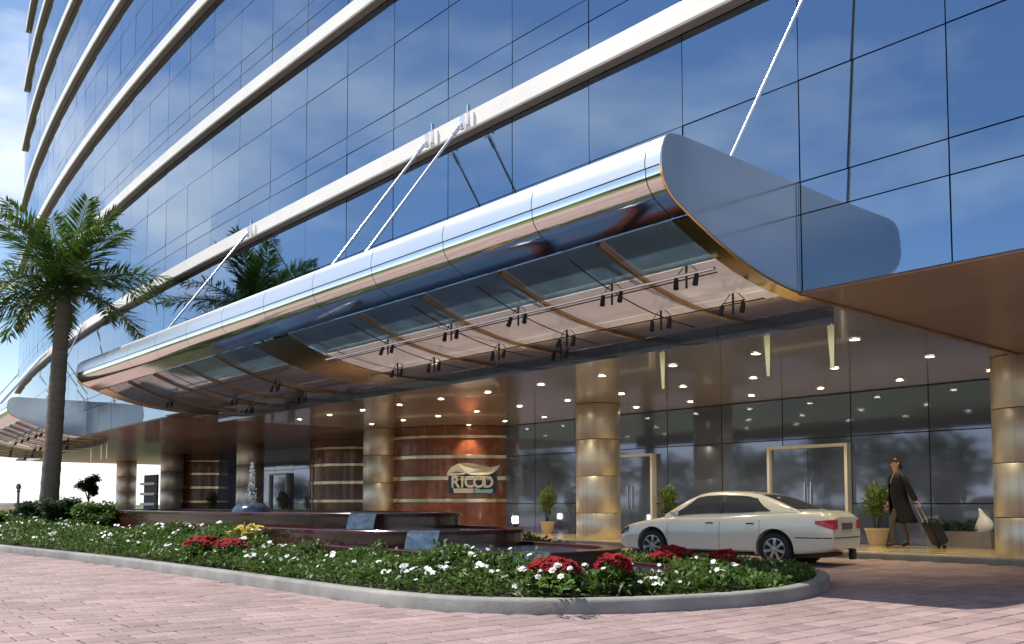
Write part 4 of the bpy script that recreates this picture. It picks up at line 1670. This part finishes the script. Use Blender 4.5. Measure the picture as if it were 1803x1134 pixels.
    # number plate recess, bumper line, guard
    MB().box(-2.437, -2.425, -0.26, 0.26, 0.70, 0.82).build('number_plate', 'plate', car, local=True)
    rows = []
    for z in (0.535, 0.555):
        rows.append([(x, side_y(x, z) + 0.003, z) for x in np.linspace(-1.75, -2.41, 8)] + [(-2.426, y, z) for y in np.linspace(0.6, -0.6, 6)] + [(x, -side_y(x, z) - 0.003, z) for x in np.linspace(-2.41, -1.75, 8)])
    MB().grid(rows).build('bumper_line', 'car_black', body, local=True)
    MB().box(-2.34, -2.26, -0.70, -0.50, 0.10, 0.30).build('mud_flap', 'car_black', car, local=True)
    MB().box(-2.1, 2.0, -0.62, 0.62, 0.165, 0.24).build('underbody', 'car_black', car, local=True)
    # wheels
    for hx in HUBX:
        for s in (-1, 1):
            c = (hx, s * 0.765, HUBZ)
            M = Matrix.Rotation(-s * PI / 2, 3, 'X')
            wheel = MB().lathe([(0.205, -0.10), (0.285, -0.105), (0.308, -0.09), (RW, -0.05), (RW, 0.05), (0.308, 0.09), (0.285, 0.105), (0.215, 0.10)], c, 36, M.to_4x4(), caps=False).build('wheel', 'tyre', car, local=True, smooth=40)
            rm = MB()
            rm.lathe([(0.222, 0.060), (0.222, 0.098), (0.204, 0.100), (0.196, 0.075), (0.19, 0.02), (0.18, -0.02)], c, 36, M.to_4x4(), caps=False)
            rm.build('rim', 'rim_alloy', wheel, local=True, smooth=40)
            bk = MB().lathe([(0.0, 0.012), (0.195, 0.012), (0.195, 0.008)], c, 24, M.to_4x4()).build('brake_disc', 'car_black', wheel, local=True)
            sp = MB()
            cv = Vector(c)
            for k_ in range(7):
                a = 2 * PI * k_ / 7 + 0.2
                dv = M @ Vector((math.cos(a), math.sin(a), 0)); tv = M @ Vector((-math.sin(a), math.cos(a), 0)); nv2 = M @ Vector((0, 0, 1))
                pts_ = []
                for rr, w, z0, z1 in ((0.035, 0.034, 0.03, 0.085), (0.12, 0.028, 0.03, 0.088), (0.202, 0.040, 0.03, 0.082)):
                    pts_.append([cv + dv * rr + tv * w + nv2 * z0, cv + dv * rr + tv * w * 0.8 + nv2 * z1, cv + dv * rr - tv * w * 0.8 + nv2 * z1, cv + dv * rr - tv * w + nv2 * z0])
                sp.grid([[tuple(p) for p in r] for r in pts_])
            sp.lathe([(0.0, 0.10), (0.045, 0.096), (0.055, 0.08), (0.055, 0.03)][::-1], c, 16, M.to_4x4())
            sp.build('spokes', 'rim_alloy', wheel, local=True, smooth=30)
    return car


build_car((-9.67, 13.45, 0.0), R(188.8), 0.845, 'cream white four-door sedan parked beside the flower island')

# ================================================================== PERSON WITH SUITCASE
def tri(px_, z):
    pass


def build_person(loc, heading):
    per = thing('person', loc, 'person in a long open black coat walking with a wheeled black case', 'person', rz=heading)
    # local: x forward, y left, z up; height 1.80
    J = {}
    V, E, RD = [], [], []

    def vtx(p, r, link_to=None):
        V.append(p); RD.append(r)
        if link_to is not None:
            E.append((link_to, len(V) - 1))
        return len(V) - 1
    pel = vtx((0, 0, 0.97), (0.135, 0.105))
    sp1 = vtx((0.0, 0, 1.12), (0.125, 0.09), pel)
    sp2 = vtx((0.01, 0, 1.28), (0.150, 0.105), sp1)
    sp3 = vtx((0.0, 0, 1.41), (0.135, 0.095), sp2)
    nk = vtx((0.0, 0, 1.49), (0.062, 0.062), sp3)
    nk2 = vtx((0.02, 0, 1.56), (0.055, 0.055), nk)
    hd0 = vtx((0.035, 0, 1.62), (0.080, 0.090), nk2)
    hd1 = vtx((0.03, 0, 1.70), (0.092, 0.108), hd0)
    hd2 = vtx((0.02, 0, 1.765), (0.060, 0.075), hd1)
    for s, sw in ((1, 1), (-1, -1)):
        hip = vtx((0.0, s * 0.09, 0.92), (0.095, 0.095), pel)
        kn = vtx((0.14 * sw + 0.03, s * 0.09, 0.52), (0.062, 0.062), hip)
        an = vtx((0.20 * sw - 0.05, s * 0.085, 0.09), (0.040, 0.040), kn)
        toe = vtx((0.20 * sw + 0.10, s * 0.095, 0.035), (0.036, 0.032), an)
        sh = vtx((-0.01, s * 0.185, 1.42), (0.065, 0.065), sp3)
        if s == -1:     # right arm hangs, slightly forward
            el = vtx((0.0, -0.24, 1.14), (0.050, 0.050), sh)
            wr = vtx((0.10, -0.22, 0.90), (0.032, 0.032), el)
            pm = vtx((0.12, -0.215, 0.84), (0.036, 0.024), wr)
            hand = (Vector((0.12, -0.215, 0.84)), Vector((0.15, 0.05, -1)))
        else:           # left arm reaches back to the case handle
            el = vtx((-0.13, 0.25, 1.16), (0.050, 0.050), sh)
            wr = vtx((-0.27, 0.22, 0.94), (0.032, 0.032), el)
            pm = vtx((-0.31, 0.215, 0.89), (0.036, 0.024), wr)
            hand = (Vector((-0.31, 0.215, 0.89)), Vector((-0.55, 0.0, -0.8)))
        J[s] = hand
    me = bpy.data.meshes.new('body')
    me.from_pydata(V, E, [])
    tmp = bpy.data.objects.new('tmp', me)
    COL.objects.link(tmp)
    md = tmp.modifiers.new('skin', 'SKIN')
    md.use_smooth_shade = True
    for i, r in enumerate(RD):
        me.skin_vertices[0].data[i].radius = r
    me.skin_vertices[0].data[0].use_root = True
    sd = tmp.modifiers.new('sub', 'SUBSURF')
    sd.levels = sd.render_levels = 2
    dg = bpy.context.evaluated_depsgraph_get()
    dg.update()
    bm_ = bpy.data.meshes.new_from_object(tmp.evaluated_get(dg))
    bpy.data.objects.remove(tmp)
    # fingers and facial features joined into the same mesh
    bm2 = bmesh.new()
    bm2.from_mesh(bm_)
    add = MB()
    for s in (1, -1):
        p, dv = J[s]
        dv = dv.normalized()
        sv = Vector((1, 0, 0)) - dv * dv.x
        sv.normalize()
        nv = dv.cross(sv) * s
        for k, (o_, ln) in enumerate(((-0.028, 0.062), (-0.009, 0.075), (0.010, 0.08), (0.028, 0.07))):
            a = p + sv * o_ + dv * 0.02
            add.tube([a, a + dv * ln * 0.5 + nv * 0.006, a + dv * ln * 0.85 - nv * 0.018 * (1 if s > 0 else 2)], [0.0095, 0.009, 0.007], 6)
        a = p + sv * 0.03 - dv * 0.015
        add.tube([a, a + sv * 0.025 + dv * 0.03, a + sv * 0.022 + dv * 0.06], [0.011, 0.0095, 0.008], 6)
    add.tube([(0.108, 0, 1.70), (0.130, 0, 1.666), (0.112, 0, 1.655)], [0.008, 0.012, 0.008], 8)          # nose
    for s in (1, -1):
        add.tube([(0.02, s * 0.082, 1.66), (0.01, s * 0.094, 1.685), (0.015, s * 0.088, 1.71)], [0.010, 0.014, 0.010], 6)  # ears
    ame = add.mesh('x')
    bm2.from_mesh(ame)
    bm2.to_mesh(bm_)
    bm2.free()
    bm_.name = 'body'
    bm_.materials.clear()
    for m in ('skin', 'trousers', 'shoe', 'coat_black'):
        bm_.materials.append(MAT[m])
    for p in bm_.polygons:
        c = p.center
        if c.z < 0.085:
            p.material_index = 2
        elif c.z < 1.02 and abs(c.y) < 0.2 and not (c.z < 0.93 and (c.y < -0.17 or c.x < -0.24)):
            p.material_index = 1
        elif c.z > 1.43 or (c.z < 0.935) or (c.x > 0.03 and c.z > 1.27 and abs(c.y) < 0.35 * (c.z - 1.25)):
            p.material_index = 0
        else:
            p.material_index = 3
    bm_.shade_smooth()
    link('body', bm_, None, per)
    for s in (1, -1):
        MB().lathe([(0.0, -0.004), (0.006, -0.002), (0.007, 0.003), (0.0, 0.006)], (0.113, s * 0.034, 1.698), 8, Matrix.Rotation(PI / 2, 4, 'Y')).build('eye', 'hair', per, local=True)
    MB().tube([(0.112, -0.022, 1.618), (0.121, 0, 1.620), (0.112, 0.022, 1.618)], 0.006, 6).build('mouth', 'lips', per, local=True)
    # hair: short cap swept back
    rows = []
    for i in range(9):
        ph = PI * 0.50 * i / 8
        rows.append([(0.012 + (0.112 * math.sin(ph)) * math.cos(a) * (0.92 if math.cos(a) > 0.3 else 1.08), 0.098 * math.sin(ph) * math.sin(a),
                      1.70 + 0.112 * math.cos(ph) - (0.10 * max(0, 0.25 - math.cos(a)) * (i / 8)) + (0.04 * max(0, math.cos(a)) * (i / 8))) for a in np.linspace(0, 2 * PI, 21)[:-1]])
    MB().grid(rows, close=True).build('hair', 'hair', per, local=True, smooth=60)
    # long open coat: wraps from the right front edge round the back to the left front edge
    rows = []
    for z, rx, ry, gap, sx in ((1.50, 0.080, 0.09, 0.55, 0.0), (1.465, 0.115, 0.19, 0.50, -0.005), (1.38, 0.155, 0.235, 0.36, 0.0), (1.25, 0.17, 0.225, 0.20, 0.0), (1.10, 0.165, 0.215, 0.08, 0.0),
                               (0.95, 0.185, 0.23, 0.30, -0.02), (0.78, 0.215, 0.235, 0.55, -0.05), (0.62, 0.24, 0.24, 0.75, -0.09), (0.50, 0.255, 0.24, 0.85, -0.12)):
        rows.append([(sx + rx * math.cos(a) * (1 + 0.05 * math.sin(7 * a + z * 3) * (1.5 - z)), ry * math.sin(a) * (1 + 0.05 * math.cos(6 * a) * (1.5 - z)), z) for a in np.linspace(gap, 2 * PI - gap, 30)])
    co = MB().grid(rows).build('coat', 'coat_black', per, local=True, smooth=60)
    so = co.modifiers.new('solid', 'SOLIDIFY')
    so.thickness = 0.012
    for s, pth in ((-1, [(-0.01, -0.15, 1.44), (-0.01, -0.205, 1.40), (0.0, -0.245, 1.14), (0.09, -0.225, 0.93)]), (1, [(-0.01, 0.15, 1.44), (-0.02, 0.205, 1.40), (-0.13, 0.255, 1.16), (-0.25, 0.225, 0.97)])):
        MB().tube(pth, [0.07, 0.082, 0.066, 0.056], 12).build('coat_sleeve', 'coat_black', per, local=True, smooth=60)
    for s in (1, -1):      # lapels
        MB().add([(0.075, s * 0.07, 1.48), (0.135, s * 0.02, 1.26), (0.150, s * 0.075, 1.34), (0.12, s * 0.115, 1.45)], [(0, 1, 2, 3)]).build('lapel', 'coat_black', per, local=True)
    return per


PH = R(229)
PLOC = Vector((-8.92, 18.06, 0.117))
build_person(PLOC, PH)
# wheeled case, tilted, its handle in the hand
case = thing('suitcase', PLOC + Vector((math.cos(PH) * -0.72 - math.sin(PH) * 0.215, math.sin(PH) * -0.72 + math.cos(PH) * 0.215, 0)),
             'tilted black wheeled suitcase pulled behind the walking person', 'suitcase', rz=PH)
Mt = Matrix.Translation((-0.05, 0, 0.05)) @ Matrix.Rotation(R(26), 4, 'Y')
bmc = bmesh.new()
bmesh.ops.create_cube(bmc, size=1.0)
bmesh.ops.scale(bmc, vec=(0.22, 0.36, 0.52), verts=bmc.verts)
bmesh.ops.bevel(bmc, geom=bmc.edges[:], offset=0.03, segments=3, affect='EDGES')
bmesh.ops.translate(bmc, vec=(0.0, 0, 0.30), verts=bmc.verts)
bmesh.ops.transform(bmc, matrix=Mt, verts=bmc.verts)
mc = bpy.data.meshes.new('shell')
bmc.to_mesh(mc)
bmc.free()
link('shell', mc, 'case_black', case, smooth=40)
hm = MB()
for s in (-1, 1):
    hm.tube([Mt @ Vector((0.08, s * 0.10, 0.55)), Mt @ Vector((0.08, s * 0.10, 0.98))], 0.009, 6)
hm.tube([Mt @ Vector((0.08, -0.10, 0.98)), Mt @ Vector((0.08, 0.10, 0.98))], 0.013, 6)
hm.build('pull_handle', 'steel_rod', case, local=True)
for s in (-1, 1):
    MB().cyl((-0.05 + 0.01, s * 0.12 - 0.015, 0.034), (-0.05 + 0.01, s * 0.12 + 0.015, 0.034), 0.034, n=14).build('wheel', 'car_black', case, local=True)

# ================================================================== SMALL THINGS
def potted_plant(x, y, ph, prad, fh, label, seed, z=0.117):
    r = np.random.default_rng(seed)
    t = thing('potted_plant', (x, y, z), label, 'plant', 'potted plants along the lobby glass')
    MB().lathe([(prad * 0.62, 0), (prad * 0.70, 0.02), (prad * 0.92, ph * 0.75), (prad, ph - 0.04), (prad * 1.05, ph - 0.03), (prad * 1.05, ph), (prad * 0.93, ph), (prad * 0.9, ph - 0.06)], n=24).build('pot', 'pot_cream', t, local=True, smooth=40)
    MB().lathe([(prad * 0.9, ph - 0.06), (prad * 0.4, ph - 0.045), (0.01, ph - 0.04)], n=16).build('soil', 'soil', t, local=True)
    mb = MB()
    for k in range(6):
        a = r.uniform(0, 6.28)
        mb.tube([(0.03 * math.cos(a), 0.03 * math.sin(a), ph - 0.05), (0.12 * math.cos(a), 0.12 * math.sin(a), ph + fh * 0.5), (0.2 * math.cos(a), 0.2 * math.sin(a), ph + fh * 0.85)], [0.012, 0.009, 0.004], 5)
    mb.build('stem', 'bark', t, local=True)
    nl = 520
    u = r.normal(0, 1, (nl, 3)); u /= np.linalg.norm(u, axis=1)[:, None]
    Pn = u * (r.random((nl, 1)) ** 0.45) * np.array([0.28, 0.28, fh * 0.42]) + np.array([0, 0, ph + fh * 0.55])
    link('foliage', quads_mesh('foliage', leaf_quads(Pn, 0.17, 0.018, 0.9, seed, 0.2), r.random(nl)), 'leaf_pot', t)


potted_plant(-9.78, 18.85, 0.36, 0.25, 1.0, 'leafy green plant in a cream pot next to the walking person', 31)
potted_plant(-15.35, 18.7, 0.36, 0.25, 1.0, 'yellow-green plant showing above the roof of the sedan', 32)
potted_plant(-19.95, 18.7, 0.36, 0.22, 1.1, 'potted plant just left of the brass column in front of the sedan', 33)
potted_plant(-44.2, 18.6, 0.4, 0.35, 1.1, 'leftmost small yellow plant far back beside the fountain jet', 34)
potted_plant(-36.6, 18.6, 0.4, 0.3, 1.0, 'small yellow plant far back beside the cream door jamb', 35)

pb = thing('planter_box', (-8.1, 18.97, 0.117), 'low grey concrete planter box at the glass near the right column', 'planter')
mb = MB()
mb.box(-8.68, -7.42, 18.76, 18.80, 0.117, 0.45).box(-8.68, -7.42, 19.14, 19.18, 0.117, 0.45)
mb.box(-8.68, -8.64, 18.80, 19.14, 0.117, 0.449).box(-7.46, -7.42, 18.80, 19.14, 0.117, 0.449)
mb.build('box', 'planter_concrete', pb)
MB().box(-8.64, -7.46, 18.80, 19.14, 0.13, 0.41).build('soil', 'soil', pb)
r = np.random.default_rng(41)
Pn = np.stack([r.uniform(-0.62, 0.3, 420), r.uniform(-0.15, 0.15, 420), 0.28 + r.random(420) * 0.22], 1)
link('foliage', quads_mesh('foliage', leaf_quads(Pn, 0.11, 0.018, 0.7, 41), r.random(420)), 'leaf_shrub', pb)
scu = thing('sculpture', (-7.68, 18.97, 0.41), 'small white abstract sculpture standing in the grey planter box', 'sculpture')
rows = []
for i in range(14):
    t = i / 13
    rad = 0.13 + 0.05 * math.sin(t * 5.2) - 0.05 * t
    ox = 0.07 * math.sin(t * 3.6)
    if i == 13: rad *= 0.4
    rows.append([(ox + rad * math.cos(a) * 1.05, rad * 0.7 * math.sin(a), 0.47 * t + 0.03 * math.sin(2 * a)) for a in np.linspace(0, 2 * PI, 19)[:-1]])
mb = MB().grid(rows, close=True)
mb.f.append(tuple(range(18)))
mb.f.append(tuple(range(13 * 18, 14 * 18)))
mb.build('figure', 'sculpture_white', scu, smooth=60, local=True)
MB().box(-0.16, 0.16, -0.12, 0.12, -0.01, 0.03).build('plinth', 'sculpture_white', scu, local=True)


def bollard(x, y, label):
    t = thing('bollard_light', (x, y, 0.117), label, 'lamp', 'lit bollard lamps on the walkway edge')
    MB().lathe([(0.10, 0), (0.10, 0.02), (0.065, 0.03), (0.065, 0.33), (0.075, 0.335), (0.075, 0.35)], n=16).build('post', 'black_metal', t, local=True, smooth=35)
    MB().lathe([(0.07, 0.352), (0.085, 0.37), (0.085, 0.53), (0.07, 0.545)], n=18).build('lantern', 'lamp_white', t, local=True, smooth=40)
    MB().lathe([(0.09, 0.546), (0.095, 0.56), (0.04, 0.58), (0.01, 0.585)], n=16).build('cap', 'black_metal', t, local=True, smooth=40)


bollard(-18.75, 16.38, 'lit white bollard lamp right of the red stone drum')
bollard(-22.95, 16.38, 'lit white bollard lamp in front of the red stone drum')

# hotel sign on the red drum: a cream wave above white letter blocks
sa = R(360 - 37)
sx, sy = DRUM_C[0] + (DRUM_R + 0.10) * math.cos(sa), DRUM_C[1] + (DRUM_R + 0.10) * math.sin(sa)
Yn = Vector((math.cos(sa), math.sin(sa), 0))
Tn = Vector((-Yn.y, Yn.x, 0))                       # towards the right end of the drum
sign = thing('wall_sign', (sx, sy, 1.32), 'blue and white hotel sign with a cream wave on the red drum', 'sign')


def sgn(u, z, out):
    """point on the sign, curved with the drum"""
    a = sa + u / (DRUM_R + 0.1)
    rr = DRUM_R + 0.07 + out
    return (DRUM_C[0] + rr * math.cos(a) - sx, DRUM_C[1] + rr * math.sin(a) - sy, z)


def sign_plate(name, outline, o0, o1, m, parent):
    nn = len(outline)
    vs_ = [sgn(u, z, o0) for u, z in outline] + [sgn(u, z, o1) for u, z in outline]
    fs_ = [(i, (i + 1) % nn, nn + (i + 1) % nn, nn + i) for i in range(nn)] + [tuple(range(nn, 2 * nn)), tuple(range(nn - 1, -1, -1))]
    return MB().add(vs_, fs_).build(name, m, parent, local=True)


sign_plate('back_plate', [(-0.80, 0.02), (-0.3, 0.0), (0.3, 0.0), (0.75, 0.02), (0.78, 0.5), (0.75, 0.72), (0.3, 0.76), (-0.3, 0.80), (-0.74, 0.76), (-0.82, 0.5)], -0.05, 0.0, 'sign_navy', sign)
sign_plate('wave', [(-0.86, 0.58), (-0.84, 0.70), (-0.70, 0.86), (-0.5, 0.96), (-0.25, 0.99), (0.0, 0.96), (0.3, 0.88), (0.55, 0.85), (0.72, 0.88), (0.86, 0.93), (0.80, 0.80), (0.66, 0.68), (0.48, 0.60), (0.2, 0.585), (-0.1, 0.60), (-0.22, 0.65), (-0.35, 0.60), (-0.6, 0.57)], 0.004, 0.03, 'sign_cream', sign)
sign_plate('wave_stripe', [(-0.78, 0.67), (-0.45, 0.655), (-0.30, 0.685), (-0.55, 0.70)], 0.032, 0.038, 'sign_navy', sign)
sign_plate('strip', [(-0.62, 0.02), (0.0, 0.02), (0.0, 0.17), (-0.66, 0.17)], 0.004, 0.02, 'sign_white', sign)
sign_plate('strip', [(0.03, 0.02), (0.6, 0.02), (0.64, 0.15), (0.25, 0.13), (0.08, 0.19), (0.03, 0.15)], 0.004, 0.02, 'sign_light', sign)
fu = -0.74
for ch in 'RICOD':
    cu = bpy.data.curves.new('letter', 'FONT')
    cu.body = ch
    cu.size = 0.5
    cu.extrude = 0.02
    cu.bevel_depth = 0.012
    cu.align_x = 'CENTER'
    tmp = bpy.data.objects.new('tmp', cu)
    COL.objects.link(tmp)
    dg = bpy.context.evaluated_depsgraph_get()
    lm_ = bpy.data.meshes.new_from_object(tmp.evaluated_get(dg))
    bpy.data.objects.remove(tmp)
    fu += 0.075 if ch == 'I' else 0.15
    for v in lm_.vertices:
        v.co = sgn(fu + v.co.x * 0.92, 0.205 + v.co.y * 0.98, 0.02 + v.co.z)
    fu += 0.075 if ch == 'I' else 0.155
    lm_.materials.clear()
    link('letter', lm_, 'sign_white', sign)

# far left: low red wall and slim post
lw = thing('garden_wall', (-43, 8.8, -0.02), 'low red stone garden wall at the far left edge', 'wall')
for i in range(8):
    MB().box(-38.6 - (i + 1) * 1.2 + 0.006, -38.6 - i * 1.2, 8.6, 8.95, -0.02, 0.95).build('stone_block', 'red_stone', lw)
MB().box(-48.3, -38.55, 8.56, 8.99, 0.953, 1.03).build('coping', 'kerb_stone', lw)
po = thing('garden_post', (-44.0, 9.9, -0.02), 'slim grey post with a knob beside the bright gap at left', 'post')
MB().lathe([(0.14, 0), (0.14, 0.06), (0.06, 0.1), (0.05, 1.5), (0.09, 1.55), (0.05, 1.6), (0.11, 1.72), (0.08, 1.85), (0.01, 1.9)], n=14).build('shaft', 'planter_concrete', po, local=True, smooth=40)
